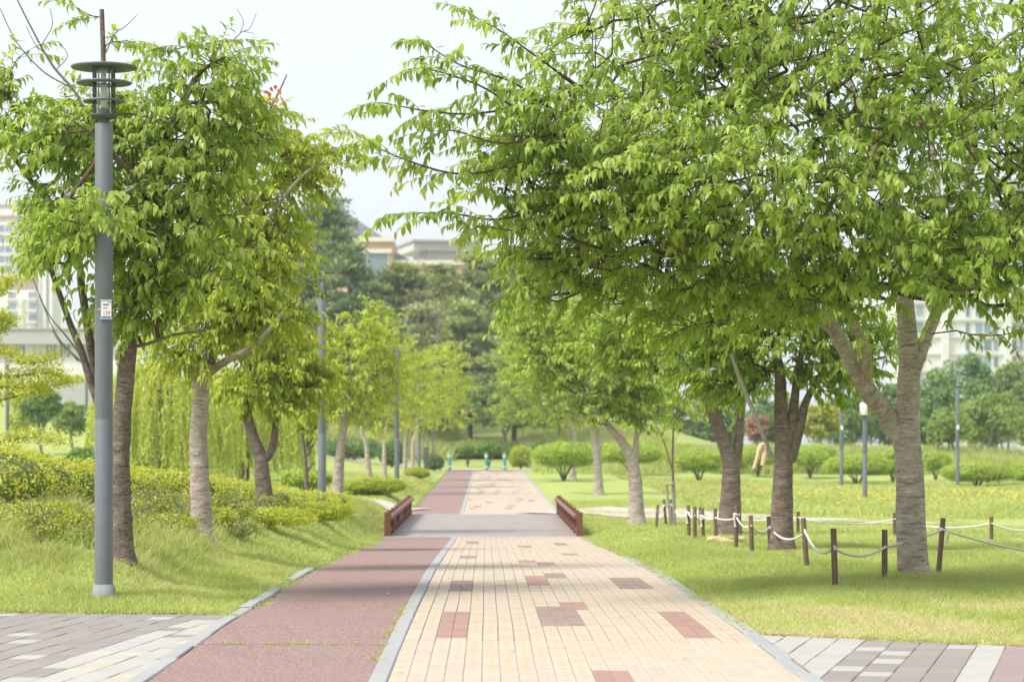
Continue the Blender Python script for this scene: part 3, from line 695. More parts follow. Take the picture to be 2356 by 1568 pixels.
for i in (1, 3, 5, 7, 13):                               # knots and hanging rope ends
    c = tie(i, 0.12) - FO; m = MB()
    a = np.linspace(0, 2 * np.pi, 17); tube(m, np.stack([c[0] + 0.04 * np.cos(a), c[1] + 0.04 * np.sin(a), c[2] + 0.01 * np.sin(a * 2)], 1), 0.014, 7, cap=False)
    sx = 0.045 if i == 13 else -0.03
    tube(m, catmull([c + [sx, -0.035, 0], c + [sx * 1.25, -0.055, -0.05], c + [sx * 0.9, -0.05, -0.12], c + [sx * 0.7, -0.05, -0.17]], 14), [0.015] * 12 + [0.017, 0.02], 7)
    m.build('rope_knot', M['rope'], fence)
f2 = tag(empty('rope_fence', (6, 22 * K, 0)), 'farther white rope slung between small posts behind the forked cherry', 'fence'); FO2 = np.array([6.0, 22 * K, 0])
t2 = []
for tx, ty, by in ((1611, 1186, 1211), (1836, 1180, 1222), (2058, 1198, 1240), (2281, 1209, 1245), (2420, 1216, 1250)):
    d = {1611: 29, 1836: 25, 2058: 23}.get(tx, 21.5); t = at(tx, ty, d); d = t[1]; zb = tz(t[0], d)
    t[2] = max(t[2], zb + 0.38); m = MB(); tube(m, np.array([[t[0], d, zb - 0.1], [t[0], d, zb + 0.2], t]) - FO2, 0.029, 10); m.build('post', M['post'], f2); t2.append(t)
for i in range(4): rope_span(f2, t2[i] - FO2 - [0, .03, .1], t2[i + 1] - FO2 - [0, .03, .1], 0.10)

# ------------------------------------------------------------------ bollards
for px, d, lab in ((1034, 78.6, 'teal bollard with cream bands left of the far path end'), (1119, 77.6, 'middle teal bollard at the far path end'), (1161, 77.3, 'right of the three teal bollards at the far path end')):
    x = (px - PX0) / FPX * d; d *= K; bo = tag(empty('bollard', (x, d, tz(x, d) + 0.0)), lab, 'bollard', 'teal bollards at the path end')
    m = MB(); lathe(m, [(0.095, 0), (0.095, 0.90), (0.088, 0.96), (0.06, 1.0), (0, 1.01)], 16); m.build('body', M['teal'], bo)
    for z0, z1 in ((0.17, 0.27), (0.72, 0.88)):
        m = MB(); lathe(m, [(0.094, z0), (0.098, z0 + .005), (0.098, z1 - .005), (0.094, z1)], 16); m.build('band', M['cream'], bo)
# ------------------------------------------------------------------ foliage helpers
def leaves(mb, P, A, N, L, W, curl, tint, fold=0.25, simple=False):
    n = len(P); A = nrm(A); N = nrm(N - A * (N * A).sum(-1, keepdims=True)); B = np.cross(N, A)
    L = np.asarray(L)[:, None]; W = np.asarray(W)[:, None]; cu = np.asarray(curl)[:, None]
    if simple:
        tip = P + A * L - N * cu * L; mid = P + A * L * 0.45 - N * cu * L * 0.2
        V = np.stack([P, mid + B * W * .5 + N * W * fold * .5, tip, mid - B * W * .5 + N * W * fold * .5], 1)
        F = (np.arange(n) * 4)[:, None] + np.array([[0, 1, 2]]); F2 = (np.arange(n) * 4)[:, None] + np.array([[0, 2, 3]])
        mb.add(V.reshape(-1, 3), np.vstack([F, F2]), np.repeat(tint, 4)); return
    def mid(t): return P + A * L * t - N * cu * L * t * t
    def tn(t): return nrm(A - N * cu * 2 * t)
    out = [mid(0), mid(.25), mid(.6), mid(1.0)]
    for sg in (1, -1):
        for t, h in ((.25, .46), (.6, .40)):
            n2 = nrm(N + A * cu * 2 * t)
            out.append(mid(t) + sg * B * W * h + n2 * W * h * fold)
    V = np.stack(out, 1)                                   # m0 m1 m2 m3 l1 l2 r1 r2
    base = mb.n; k = (np.arange(n) * 8)[:, None]
    mb.add(V.reshape(-1, 3), np.vstack([k + [[1, 4, 5, 2]], k + [[1, 2, 7, 6]]]), np.repeat(tint, 8))
    mb.f.append(base + np.vstack([k + [[0, 4, 1]], k + [[2, 5, 3]], k + [[0, 1, 6]], k + [[2, 3, 7]]]))

def ellipsoid_pts(g, c, r, n, lo=0.0, power=0.45):
    d = nrm(g.normal(size=(n, 3))); q = lo + (1 - lo) * g.random(n) ** power
    return c + d * r * q[:, None]

def pxblob(px, py, rx, ry, d, rd):
    s = FPX / d; return (at(px, py, d), np.array([rx / s, rd, ry / s]))

def cherry(name, label, limbs, blobs, nspray, leaf=0.115, mat='cherry', bark='bark', fingers=(), seed=1, per=14, simple=False, twig_len=(0.24, 0.55), zmin=None, tint_shift=0.0, group=None, category='tree', extra=None, sides=20):
    """limbs: list of (points, r0, r1); blobs: (centre, radii, weight)"""
    g = np.random.default_rng(seed)
    base = np.array(limbs[0][0][0], float); root = empty(name, base)
    tag(root, label, category, group)
    tr = MB(); nodes, par, lim = [], [], []
    for li, (pts, r0, r1) in enumerate(limbs):
        P = np.array(pts, float); Ln = np.linalg.norm(np.diff(P, axis=0), axis=1).sum(); n = max(8, int(Ln / (0.035 if not simple else 0.12))); Q = catmull(P, n)
        t = np.linspace(0, 1, n); rad = r0 + (r1 - r0) * t ** (1.5 if li == 0 else 0.8)
        if li == 0:
            s = t * Ln; rad = rad * (1 + 0.45 * np.exp(-s / 0.11) + 0.13 * np.exp(-s / 0.5))
        tube(tr, Q - base, rad, sides if r0 > 0.05 else 8, 0.5, True, 0.06 if not simple else 0.055, seed * 31 + li)
        st = 0 if li else int(n * 0.7)
        for k in range(max(st, int(n * 0.25)), n, max(1, int(0.12 / (Ln / n)))): nodes.append(Q[k]); par.append(-1); lim.append(rad[k])
    tr.build('trunk', M[bark], root)
    # spray origins
    wts = np.array([b[2] if len(b) > 2 else np.prod(b[1]) ** 0.67 for b in blobs]); wts = wts / wts.sum()
    S = []
    for b, w in zip(blobs, wts):
        S.append(ellipsoid_pts(g, b[0], b[1], max(3, int(nspray * w)), 0.1, 0.42))
    S = np.vstack(S)
    if zmin is not None: S = S[S[:, 2] > zmin]
    top = np.array(limbs[0][0][-1], float)
    D = S - top; D[:, 2] *= 0.25; D = nrm(D) * 0.8 + g.normal(0, 0.5, S.shape); D[:, 2] = D[:, 2] * 0.7 + 0.22; D = nrm(D)
    for f in fingers:
        P = np.array(f, float); Q = catmull(P, max(4, int(np.linalg.norm(np.diff(P, axis=0), axis=1).sum() / 0.11)))
        T = nrm(np.gradient(Q, axis=0))
        nodes += list(Q); pr0 = len(nodes) - len(Q)
        N0 = np.array(nodes[:pr0]); pi = int(np.argmin(np.linalg.norm(N0 - Q[0], axis=1))); 
        par += [pi] + list(range(pr0, pr0 + len(Q) - 1)); lim += [0] * len(Q)
        SD = T + g.normal(0, 0.30, T.shape) + np.cross(T, [0, 0, 1.0]) * np.where(np.arange(len(T)) % 2, 0.5, -0.5)[:, None]
        S = np.vstack([S, Q]); D = np.vstack([D, nrm(SD)])
    # connect every spray to the nearest branch, nearest first
    nod = np.zeros((len(nodes) + len(S) * 14 + 10, 3)); nod[:len(nodes)] = nodes; cntn = len(nodes)
    order = np.argsort([np.min(np.linalg.norm(nod[:cntn] - s, axis=1)) for s in S])
    tipnode = np.zeros(len(S), int)
    for i in order:
        s = S[i]; d = nod[:cntn] - s; dist = np.sqrt((d * d).sum(1)) + np.maximum(d[:, 2], 0) * 0.9
        k = int(np.argmin(dist)); q = nod[k]; ln = np.linalg.norm(s - q)
        if ln < 0.05: tipnode[i] = k; continue
        m_ = min(10, max(1, int(ln / 0.22))); ctl = (q + s) / 2 + np.array([0, 0, 0.12 * ln]) + g.normal(0, 0.05 * ln, 3)
        p_ = k
        for t in np.linspace(0, 1, m_ + 1)[1:]:
            nod[cntn] = (1 - t) ** 2 * q + 2 * t * (1 - t) * ctl + t * t * s; par.append(p_); lim.append(0); p_ = cntn; cntn += 1
        tipnode[i] = p_
    nod = nod[:cntn]; par = np.array(par); desc = np.zeros(cntn)
    np.add.at(desc, tipnode, 1)
    for k in range(cntn - 1, -1, -1):
        if par[k] >= 0: desc[par[k]] += desc[k]
    rad = np.minimum(0.0034 * np.maximum(desc, 1) ** 0.45, 0.020)
    ch = np.where(par >= 0)[0]; a, b = nod[par[ch]], nod[ch]
    T = nrm(b - a); U = nrm(np.cross(T, np.array([0.3, 0.5, 0.81]))); W = np.cross(T, U)
    ra = np.where(np.array(lim)[par[ch]] > 0, rad[ch], np.minimum(rad[par[ch]], rad[ch] * 1.5)); rb = rad[ch]
    sds = 5 if not simple else 3; an = np.linspace(0, 2 * np.pi, sds, endpoint=False)
    ring = np.cos(an)[None, :, None] * U[:, None, :] + np.sin(an)[None, :, None] * W[:, None, :]
    V = np.concatenate([a[:, None] + ring * ra[:, None, None], b[:, None] + ring * rb[:, None, None]], 1) - base
    k0 = (np.arange(len(ch)) * 2 * sds)[:, None]
    F = np.vstack([k0 + [[j, (j + 1) % sds, sds + (j + 1) % sds, sds + j]] for j in range(sds)])
    tw = MB(); uvv = np.tile(np.stack([np.concatenate([an, an]) / 6.283, np.repeat([0, 0.2], sds)], 1), (len(ch), 1))
    tw.add(V.reshape(-1, 3), F, 0.5, uvv)
    # twigs and leaves
    ns = len(S); ls = g.uniform(*twig_len, ns)
    up = np.array([0, 0, 1.0])
    def tp(t): return S[:, None, :] + D[:, None, :] * (ls[:, None] * t)[..., None] + up * (ls[:, None] * (0.18 * t - 0.34 * t * t))[..., None]
    tt = np.linspace(0, 1, 4)[None, :]; pts = tp(np.repeat(tt, ns, 0))
    for s_ in range(3):
        a, b = pts[:, s_], pts[:, s_ + 1]; T = nrm(b - a); U = nrm(np.cross(T, np.array([0.3, 0.5, 0.81]))); W = np.cross(T, U)
        r_ = 0.0034 * (1 - 0.25 * s_); ring3 = np.array([0, 2.094, 4.189]); rg = np.cos(ring3)[None, :, None] * U[:, None] + np.sin(ring3)[None, :, None] * W[:, None]
        V = np.concatenate([a[:, None] + rg * r_, b[:, None] + rg * r_ * .75], 1) - base; k0 = (np.arange(ns) * 6)[:, None]
        tw.add(V.reshape(-1, 3), np.vstack([k0 + [[j, (j + 1) % 3, 3 + (j + 1) % 3, 3 + j]] for j in range(3)]), 0.5)
    tw.build('branches', M['twig'], root)
    t = np.linspace(0.02, 1.0, per)[None, :] ** 0.65 + g.uniform(-.04, .02, (ns, per)); P = tp(t)
    Td = nrm(D[:, None, :] + up * (0.18 - 0.68 * t)[..., None]); side = np.cross(Td, up); side = nrm(side)
    sg = np.where(np.arange(per) % 2, 1.0, -1.0)[None, :, None]
    ph = np.arange(per)[None, :, None] * 2.4 + g.uniform(0, 6.28, (ns, 1, 1)); bn = np.cross(side, Td); rad_ = np.cos(ph) * side + np.sin(ph) * bn * 0.6
    A = Td * (0.25 + 0.55 * t[..., None]) + rad_ * g.uniform(0.5, 0.95, (ns, per, 1)) - up * g.uniform(0.05, 0.6, (ns, per, 1)) + g.normal(0, 0.18, (ns, per, 3))
    Nn = up * 0.9 + rad_ * 0.3 + Td * 0.3 + g.normal(0, 0.25, (ns, per, 3))
    lf = leaf * g.uniform(0.62, 1.2, (ns, per)) * (1 - 0.25 * np.maximum(t - 0.8, 0) / .2)
    spray_t = g.uniform(0, 0.32, (ns, 1))
    tint = 0.08 + spray_t * 1.2 + g.uniform(0, 0.34, (ns, per)) + 0.28 * t ** 2 + tint_shift  # paler towards twig tips: young leaves, plus sunlit tips put into the tint
    tint = np.minimum(tint, 0.94); odd = g.random((ns, per)); tint = np.where(odd > 0.999, 0.985, tint); tint = np.where(odd > 0.99975, 1.0, tint)
    lm = MB(); q = ns * per
    leaves(lm, P.reshape(-1, 3) - base, A.reshape(-1, 3), Nn.reshape(-1, 3), lf.ravel(), (lf * g.uniform(.40, .54, (ns, per))).ravel(), g.uniform(0.2, 0.85, q), tint.ravel(), 0.28, simple)
    lm.build('crown', M[mat], root)
    if extra: extra(root, base, g)
    return root

def limb_px(seq):           # [(px, py, d), ...]
    return [at(*q) for q in seq]

# ---- the big cherry on the right
D1 = 14.1
b1 = ground_px(2105, 1338); D1 = b1[1] / K
trunkR1 = [b1 - [0, 0, .05]] + limb_px([(2100, 1290, D1), (2096, 1200, D1), (2093, 1100, D1), (2088, 1010, D1), (2089, 940, D1), (2091, 880, D1), (2092, 830, D1), (2086, 740, D1), (2078, 640, D1 + .1), (2068, 520, D1 + .2), (2040, 400, D1 + .25), (1995, 300, D1 + .3)])
limbA = limb_px([(2092, 1075, D1 + .02), (2078, 1020, D1), (2042, 958, D1), (2007, 912, D1 - .05), (1974, 859, D1 - .1), (1948, 811, D1 - .15), (1918, 758, D1 - .2), (1876, 722, D1 - .3), (1823, 676, D1 - .45), (1768, 632, D1 - .6), (1721, 595, D1 - .7), (1677, 558, D1 - .8), (1602, 500, D1 - 1.0), (1530, 464, D1 - 1.2), (1420, 420, D1 - 1.4)])
limbA2 = limb_px([(1990, 880, D1 - .1), (1995, 830, D1 - .25), (1985, 790, D1 - .4), (1960, 730, D1 - .7), (1920, 650, D1 - .9), (1850, 540, D1 - 1.0), (1700, 440, D1 - 1.0), (1547, 389, D1 - 1.0), (1445, 348, D1 - 1.1), (1371, 323, D1 - 1.1), (1298, 301, D1 - 1.15), (1239, 288, D1 - 1.2), (1180, 248, D1 - 1.2)])
limbC = limb_px([(2090, 930, D1), (2098, 870, D1), (2122, 800, D1), (2150, 730, D1 + .1), (2190, 620, D1 + .15), (2220, 480, D1 + .2), (2238, 330, D1 + .2), (2243, 194, D1 + .2), (2235, 130, D1 + .2), (2190, 48, D1 + .2), (2150, -40, D1 + .2)])
limbC2 = limb_px([(2240, 160, D1 + .2), (2280, 115, D1), (2330, 75, D1 - .1), (2420, 20, D1 - .2)])
limbE = limb_px([(2060, 480, D1 + .2), (2000, 350, D1 - .1), (1930, 279, D1 - .4), (1860, 227, D1 - .6), (1812, 205, D1 - .7), (1765, 183, D1 - .7), (1699, 132, D1 - .8), (1650, 98, D1 - .8), (1570, 92, D1 - .8), (1480, 96, D1 - .8)])
limbF = limb_px([(2000, 310, D1 + .3), (1970, 249, D1 + .4), (1944, 139, D1 + .5), (1933, 73, D1 + .5), (1928, -40, D1 + .5)])
limbG = limb_px([(1997, 305, D1 + .3), (2002, 250, D1 + .3), (2021, 165, D1 + .2), (2045, -20, D1 + .2)])
limbH = limb_px([(2150, 720, D1 + .1), (2160, 500, D1 + .5), (2140, 300, D1 + .7), (2135, 165, D1 + .7), (2117, 18, D1 + .8), (2110, -60, D1 + .8)])
limbI = limb_px([(2170, 640, D1 + .1), (2260, 560, D1 - .4), (2330, 480, D1 - .7), (2420, 420, D1 - .9)])
limbJ = limb_px([(1760, 625, D1 - .6), (1660, 660, D1 - .2), (1560, 690, D1 + .1), (1440, 700, D1 + .4), (1330, 690, D1 + .6)])
fing = [limb_px(f) for f in (
    [(1330, 200, 12.9), (1220, 120, 12.7), (1150, 70, 12.6), (1098, 44, 12.5)],
    [(1280, 260, 12.8), (1180, 190, 12.5), (1060, 150, 12.3), (985, 105, 12.2)],
    [(1200, 260, 12.7), (1110, 200, 12.4), (1010, 165, 12.2), (970, 160, 12.1)],
    [(1188, 249, 12.8), (1080, 262, 12.5), (980, 255, 12.3), (880, 236, 12.1)],
    [(1200, 380, 12.6), (1060, 400, 12.3), (940, 370, 12.1), (842, 328, 11.9)],
    [(1250, 480, 12.8), (1140, 505, 12.6), (1030, 490, 12.5), (915, 492, 12.4)],
    [(1280, 500, 12.8), (1190, 530, 12.6), (1110, 520, 12.6), (1070, 535, 12.5)],
    [(1300, 300, 12.6), (1160, 330, 12.3), (1040, 300, 12.2), (990, 320, 12.2)],
    [(1300, 620, 14), (1230, 640, 14), (1180, 665, 13.9), (1162, 690, 13.9)],
    [(2200, 760, 14.2), (2250, 772, 14.2), (2300, 770, 14.1), (2335, 765, 14.0)],
    [(2190, 650, 13.6), (2260, 700, 13.4), (2320, 700, 13.3), (2390, 690, 13.2)])]
blobsR1 = []
for px, py, rx, ry, d, rd, w in ((1360, 330, 300, 150, 12.9, 1.2, 1.1), (1560, 130, 330, 200, 13.6, 1.8, 1.5), (1880, 150, 360, 260, 13.4, 2.2, 2.2), (2200, 300, 300, 300, 13.2, 2.2, 2.3),
                                 (1700, 440, 380, 160, 12.7, 1.5, 1.9), (2090, 590, 300, 120, 12.9, 1.4, 1.2), (1480, 560, 320, 110, 13.3, 1.4, 1.2), (1850, 640, 220, 90, 13.3, 1.2, 0.7),
                                 (1950, -120, 560, 170, 13.6, 2.2, 1.3), (2480, 250, 220, 360, 13.4, 2.0, 0.9), (1600, 690, 260, 90, 13.8, 1.2, 0.75), (1250, 430, 150, 120, 12.8, .9, 0.5), (1330, 620, 170, 80, 13.5, 1.0, .5), (1500, 420, 260, 110, 12.8, 1.2, .6), (2280, 560, 180, 130, 13.2, 1.2, .6)):
    c, r_ = pxblob(px, py, rx, ry, d, rd); blobsR1.append((c, r_, w))
cherry('cherry_tree', 'large forked cherry on the right with pale ringed trunk among rope posts',
       [(trunkR1, 0.152, 0.045), (limbA, 0.122, 0.02), (limbA2, 0.055, 0.014), (limbC, 0.085, 0.02), (limbC2, 0.03, 0.015), (limbE, 0.045, 0.014), (limbF, 0.045, 0.02), (limbG, 0.045, 0.02), (limbH, 0.05, 0.02), (limbI, 0.035, 0.015), (limbJ, 0.03, 0.012)],
       blobsR1, 3500, 0.100, 'cherry', 'bark', fing, 5, 14, sides=28)

def tree_px(name, label, base_px, trunk, limbs, blobs, nspray, **kw):
    b = ground_px(*base_px); d = b[1] / K; dd = kw.pop('dd', 1.3)
    r = kw.pop('rad'); lb = [([b - [0, 0, .05]] + limb_px([(x, y, d + (o[0] if o else 0)) for x, y, *o in trunk]), r[0], r[1])]
    for seq, r0, r1 in limbs: lb.append((limb_px([(x, y, d + (o[0] if o else 0)) for x, y, *o in seq]), r0, r1))
    bl = []
    for px, py, rx, ry, *o in blobs:
        s = FPX / d; rd = o[1] if len(o) > 1 else min(1.8, max(0.5, (rx + ry) / 2 / s * 1.15)); c, q = pxblob(px, py, rx, ry, d + (o[0] if o else 0), rd); bl.append((c, q))
    fg = [limb_px([(x, y, d + (o[0] if o else 0)) for x, y, *o in f]) for f in kw.pop('fing', ())]
    return cherry(name, label, lb, bl, nspray, fingers=fg, **kw)

def bare(root, base, g, seqs):
    for seq, r0, r1 in seqs:
        m = MB(); Q = catmull(limb_px(seq), 14); tube(m, Q - base, np.linspace(r0, r1, 14), 6); m.build('bare_branch', M['dead_twig'], root)

def t1_extra(root, base, g):
    d = base[1] / K
    bare(root, base, g, [([(215, 300, d), (175, 215, d), (120, 150, d), (75, 70, d), (30, -20, d)], 0.016, 0.006), ([(160, 200, d), (100, 165, d), (40, 100, d), (0, 20, d)], 0.008, 0.004),
                         ([(130, 160, d), (155, 130, d), (140, 100, d)], 0.005, 0.003), ([(95, 105, d), (120, 60, d), (115, 20, d)], 0.005, 0.003), ([(110, 130, d), (80, 100, d), (60, 60, d)], 0.004, 0.003),
                         ([(245, 120, d), (262, 80, d), (290, 60, d), (315, 35, d)], 0.006, 0.003),
                         ([(185, 815, d), (150, 770, d), (110, 720, d), (75, 640, d)], 0.010, 0.003), ([(180, 830, d), (130, 770, d), (90, 680, d)], 0.009, 0.003), ([(200, 845, d), (175, 820, d), (140, 790, d), (120, 760, d)], 0.010, 0.004)])
tree_px('cherry_tree', 'leafy cherry with several leaning stems right behind the nearest lamp pole', (280, 1285),
        [(279, 1200), (276, 1100), (278, 1000), (286, 900), (294, 820), (300, 760), (312, 680), (330, 580), (352, 470), (370, 380, .1), (400, 280, .1), (450, 180, .1)],
        [([(277, 1120, .02), (268, 1070, .02), (248, 1010, .05), (226, 930, .1), (205, 865, .1), (188, 810, .1), (160, 740, .1), (135, 670, 0), (112, 600, -.1), (90, 500, -.1)], 0.055, 0.02),
         ([(268, 1040, .05), (250, 1000, .1), (232, 920, .15), (215, 830, .2), (200, 740, .2), (188, 660, .2), (180, 590, .1), (150, 500, 0), (90, 440, 0), (20, 350, 0), (-60, 290, 0)], 0.06, 0.018),
         ([(300, 760, 0), (275, 620, .2), (255, 450, .3), (240, 300, .3), (238, 150, .3), (234, 22, .3)], 0.04, 0.022),
         ([(350, 480, 0), (300, 400, -.3), (240, 330, -.5), (170, 280, -.6)], 0.025, 0.012), ([(298, 800, 0), (340, 790, -.1), (400, 770, -.2), (470, 760, -.3)], 0.02, 0.010)],
        [(130, 330, 110, 60, -.2), (210, 470, 110, 90, -.1), (250, 290, 150, 80, .2), (150, 560, 55, 45, -.2), (400, 380, 150, 160, .1), (470, 170, 95, 70, .1), (400, 560, 170, 130, 0), (340, 690, 90, 70, 0), (20, 300, 50, 40, 0), (195, 520, 65, 55, -.7), (520, 300, 90, 90, .3), (0, 190, 45, 45, 0)],
        1200, rad=(0.098, 0.03), leaf=0.096, mat='cherry', bark='bark_dark', seed=12, per=14, tint_shift=0.06, extra=t1_extra,
        fing=([(470, 160), (500, 130), (450, 105), (385, 120)], [(480, 150), (530, 130), (550, 170), (575, 205)], [(60, 280), (20, 230), (30, 150), (60, 120)], [(240, 110, .3), (260, 95, .3), (290, 100, .3)], [(232, 40, .3), (205, 35, .3), (180, 20, .3)], [(120, 600), (90, 590), (75, 570)], [(150, 470, -.6), (210, 455, -1.0), (260, 440, -1.2)], [(150, 500, -.6), (215, 500, -1.0), (270, 510, -1.2)]))

def t2_extra(root, base, g):
    d = base[1] / K
    m = MB(); Q = catmull(limb_px([(580, 310, d), (610, 270, d), (640, 215, d), (660, 172, d)]), 10); tube(m, Q - base, np.linspace(0.018, 0.008, 10), 6); m.build('bare_branch', M['dead_twig'], root)
    bare(root, base, g, [([(532, 98, d), (555, 75, d), (575, 65, d), (590, 30, d)], 0.007, 0.003), ([(552, 78, d), (560, 50, d), (545, 20, d)], 0.005, 0.003), ([(560, 72, d), (585, 78, d)], 0.004, 0.003)])
    P = np.array([at(*(q + (d - .03,))) for q in ((605, 210), (615, 225), (625, 200), (635, 195), (640, 225), (650, 232), (612, 232), (648, 258), (635, 262), (590, 300), (583, 312), (632, 240), (620, 215), (608, 220), (640, 205))])
    n = len(P); lm = MB(); leaves(lm, P - base, np.array([0.2, 0, -1]) + g.normal(0, .6, (n, 3)), np.array([0, -1, .3]) + g.normal(0, .4, (n, 3)), g.uniform(.07, .12, n), g.uniform(.04, .06, n), g.uniform(.1, .4, n), g.random(n))
    lm.build('red_leaves', M['red_leaf'], root)
tree_px('cherry_tree', 'cherry with straight ringed grey trunk in the hedge, red leaves on a bare top shoot', (463, 1245),
        [(462, 1160), (459, 1080), (456, 1010), (462, 930), (468, 880), (480, 830), (510, 740), (545, 620), (570, 480), (590, 330)],
        [([(462, 920), (445, 860, .1), (420, 800, .1), (400, 740, .1)], 0.06, 0.025), ([(475, 860), (520, 830, -.2), (590, 790, -.3), (650, 720, -.3)], 0.06, 0.02), ([(545, 620), (620, 500, -.2), (690, 410, -.3), (760, 360, -.3)], 0.035, 0.012), ([(400, 790), (370, 780), (310, 790)], 0.02, 0.01)],
        [(600, 400, 120, 110), (700, 380, 80, 45), (560, 570, 150, 100), (540, 720, 150, 90), (560, 690, 65, 95), (430, 800, 80, 45, -.2), (600, 530, 70, 80), (570, 300, 70, 60), (470, 650, 110, 90, .2)],
        1050, rad=(0.118, 0.03), leaf=0.098, mat='cherry_yellow', bark='bark', seed=22, per=13, tint_shift=0.02, extra=t2_extra, simple=True, sides=18,
        fing=([(680, 380), (740, 360), (780, 345), (815, 350)], [(650, 360), (700, 330), (740, 310), (752, 300)], [(690, 410), (720, 430), (745, 440)]))
tree_px('cherry_tree', 'cherry with a low tuning-fork trunk at the hedge, right of the straight ringed trunk', (612, 1190),
        [(608, 1140), (604, 1100), (602, 1062), (592, 1030), (575, 980), (566, 925), (570, 860), (590, 780)], [([(604, 1060), (622, 1040), (632, 1000), (636, 950), (645, 880), (670, 780), (700, 680)], 0.075, 0.025)],
        [(640, 870, 110, 70), (620, 800, 55, 60), (590, 890, 60, 45), (600, 760, 90, 80), (585, 660, 45, 55), (700, 890, 55, 45)], 560, rad=(0.13, 0.03), leaf=0.12, mat='cherry_yellow', bark='bark_dark', seed=32, per=12, simple=True, sides=14, tint_shift=-.04)
tree_px('cherry_tree', 'cherry with upright pale trunk just right of the second lamp', (778, 1168),
        [(778, 1110), (782, 1050), (788, 1000), (792, 950), (800, 880), (815, 800)], [([(790, 960), (820, 920), (850, 870)], 0.05, 0.02)],
        [(810, 810, 85, 90), (800, 920, 95, 50), (850, 760, 55, 60), (870, 880, 60, 50), (760, 850, 50, 60), (740, 960, 40, 30)], 380, rad=(0.115, 0.03), leaf=0.13, mat='cherry_yellow', bark='bark', seed=42, per=11, simple=True, sides=12, tint_shift=.05)
far_cherry = [('left-row cherry with a slim forked trunk between second and third lamp', (852, 1108), [(846, 1060), (842, 1020), (832, 985), (850, 900)], [(885, 870, 70, 70), (870, 950, 60, 35), (850, 800, 50, 60)], 230, .14, 0.1, 'cherry_yellow', .08),
              ('left-row cherry with a thin straight trunk left of the third lamp', (885, 1100), [(884, 1050), (886, 1000), (900, 920)], [(940, 850, 55, 55), (920, 930, 60, 45), (900, 800, 45, 50)], 220, .15, 0.09, 'cherry_yellow', .1),
              ('yellow-green cherry right of the third lamp on the lane', (932, 1090), [(932, 1050), (935, 1000), (960, 920)], [(985, 850, 60, 55), (990, 910, 65, 50), (960, 960, 50, 30)], 260, .16, 0.1, 'cherry_yellow', .12),
              ('farthest yellow-green cherry of the left row beside the fourth lamp', (950, 1080), [(950, 1040), (955, 1000), (1000, 930)], [(1035, 900, 50, 40), (1020, 950, 60, 35), (1030, 830, 40, 35)], 220, .17, 0.1, 'cherry_yellow', .06)]
for lab, bp, tk, bl, ns, lf, r0, mt, ts in far_cherry:
    tree_px('cherry_tree', lab, bp, tk, [], bl, ns, rad=(r0, 0.03), leaf=lf, mat=mt, bark='bark', seed=hash(bp) % 1000, per=11, simple=True, sides=10, tint_shift=ts, twig_len=(.4, .9))
# right row
tree_px('cherry_tree', 'dark three-stemmed cherry with a leaning pole, left of the large forked cherry', (1800, 1270),
        [(1799, 1200), (1800, 1120), (1803, 1060), (1800, 1000), (1796, 930), (1794, 860), (1780, 780)], [([(1806, 1080), (1816, 1010), (1826, 940), (1835, 860), (1850, 780)], 0.1, 0.035), ([(1815, 1060), (1838, 990), (1852, 930), (1872, 890), (1910, 840)], 0.09, 0.03)],
        [(1740, 790, 140, 80), (1900, 850, 110, 60), (1640, 760, 140, 70), (1790, 690, 170, 80), (1950, 780, 120, 70), (1700, 880, 100, 40)], 760, rad=(0.145, 0.05), leaf=0.115, mat='cherry', bark='bark_dark', seed=52, per=13, simple=True, sides=18, tint_shift=-0.02)
tree_px('cherry_tree', 'stout dark V-forked cherry beside the tan sack and rope posts', (1678, 1230),
        [(1680, 1170), (1682, 1110), (1680, 1060), (1664, 1010), (1645, 960), (1622, 915), (1590, 850)], [([(1684, 1090), (1696, 1040), (1702, 980), (1704, 930), (1690, 860)], 0.115, 0.035), ([(1668, 1030), (1680, 1000), (1690, 975)], 0.04, 0.03), ([(1704, 960), (1715, 910), (1740, 860)], 0.06, 0.03)],
        [(1560, 820, 130, 70), (1680, 860, 110, 60), (1480, 740, 140, 80), (1620, 720, 150, 70), (1420, 800, 90, 60)], 620, rad=(0.17, 0.05), leaf=0.12, mat='cherry', bark='bark_dark', seed=62, per=13, simple=True, sides=16)
tree_px('cherry_tree', 'right-row cherry with a slanting forked trunk beyond the staked sapling', (1465, 1207),
        [(1464, 1150), (1460, 1090), (1452, 1055), (1430, 1015), (1405, 985), (1370, 940)], [([(1458, 1080), (1463, 1030), (1466, 985), (1470, 930)], 0.085, 0.03), ([(1466, 1000), (1485, 970), (1500, 930)], 0.05, 0.02)],
        [(1390, 850, 130, 75), (1320, 780, 110, 65), (1460, 930, 90, 40), (1270, 830, 90, 70), (1480, 860, 90, 60), (1400, 940, 80, 40), (1230, 740, 70, 50)], 680, rad=(0.15, 0.04), leaf=0.13, mat='cherry', bark='bark', seed=72, per=12, simple=True, sides=14, tint_shift=.05)
tree_px('cherry_tree', 'right-row cherry with a twin grey trunk before the round green shrub', (1378, 1138),
        [(1376, 1090), (1372, 1040), (1365, 1000), (1350, 940)], [([(1374, 1060), (1382, 1010), (1392, 960)], 0.1, 0.04)],
        [(1280, 820, 95, 75), (1320, 930, 100, 50), (1225, 760, 60, 45), (1230, 870, 60, 60), (1330, 760, 80, 50)], 520, rad=(0.15, 0.05), leaf=0.14, mat='cherry', bark='bark', seed=82, per=12, simple=True, sides=12, tint_shift=.08)
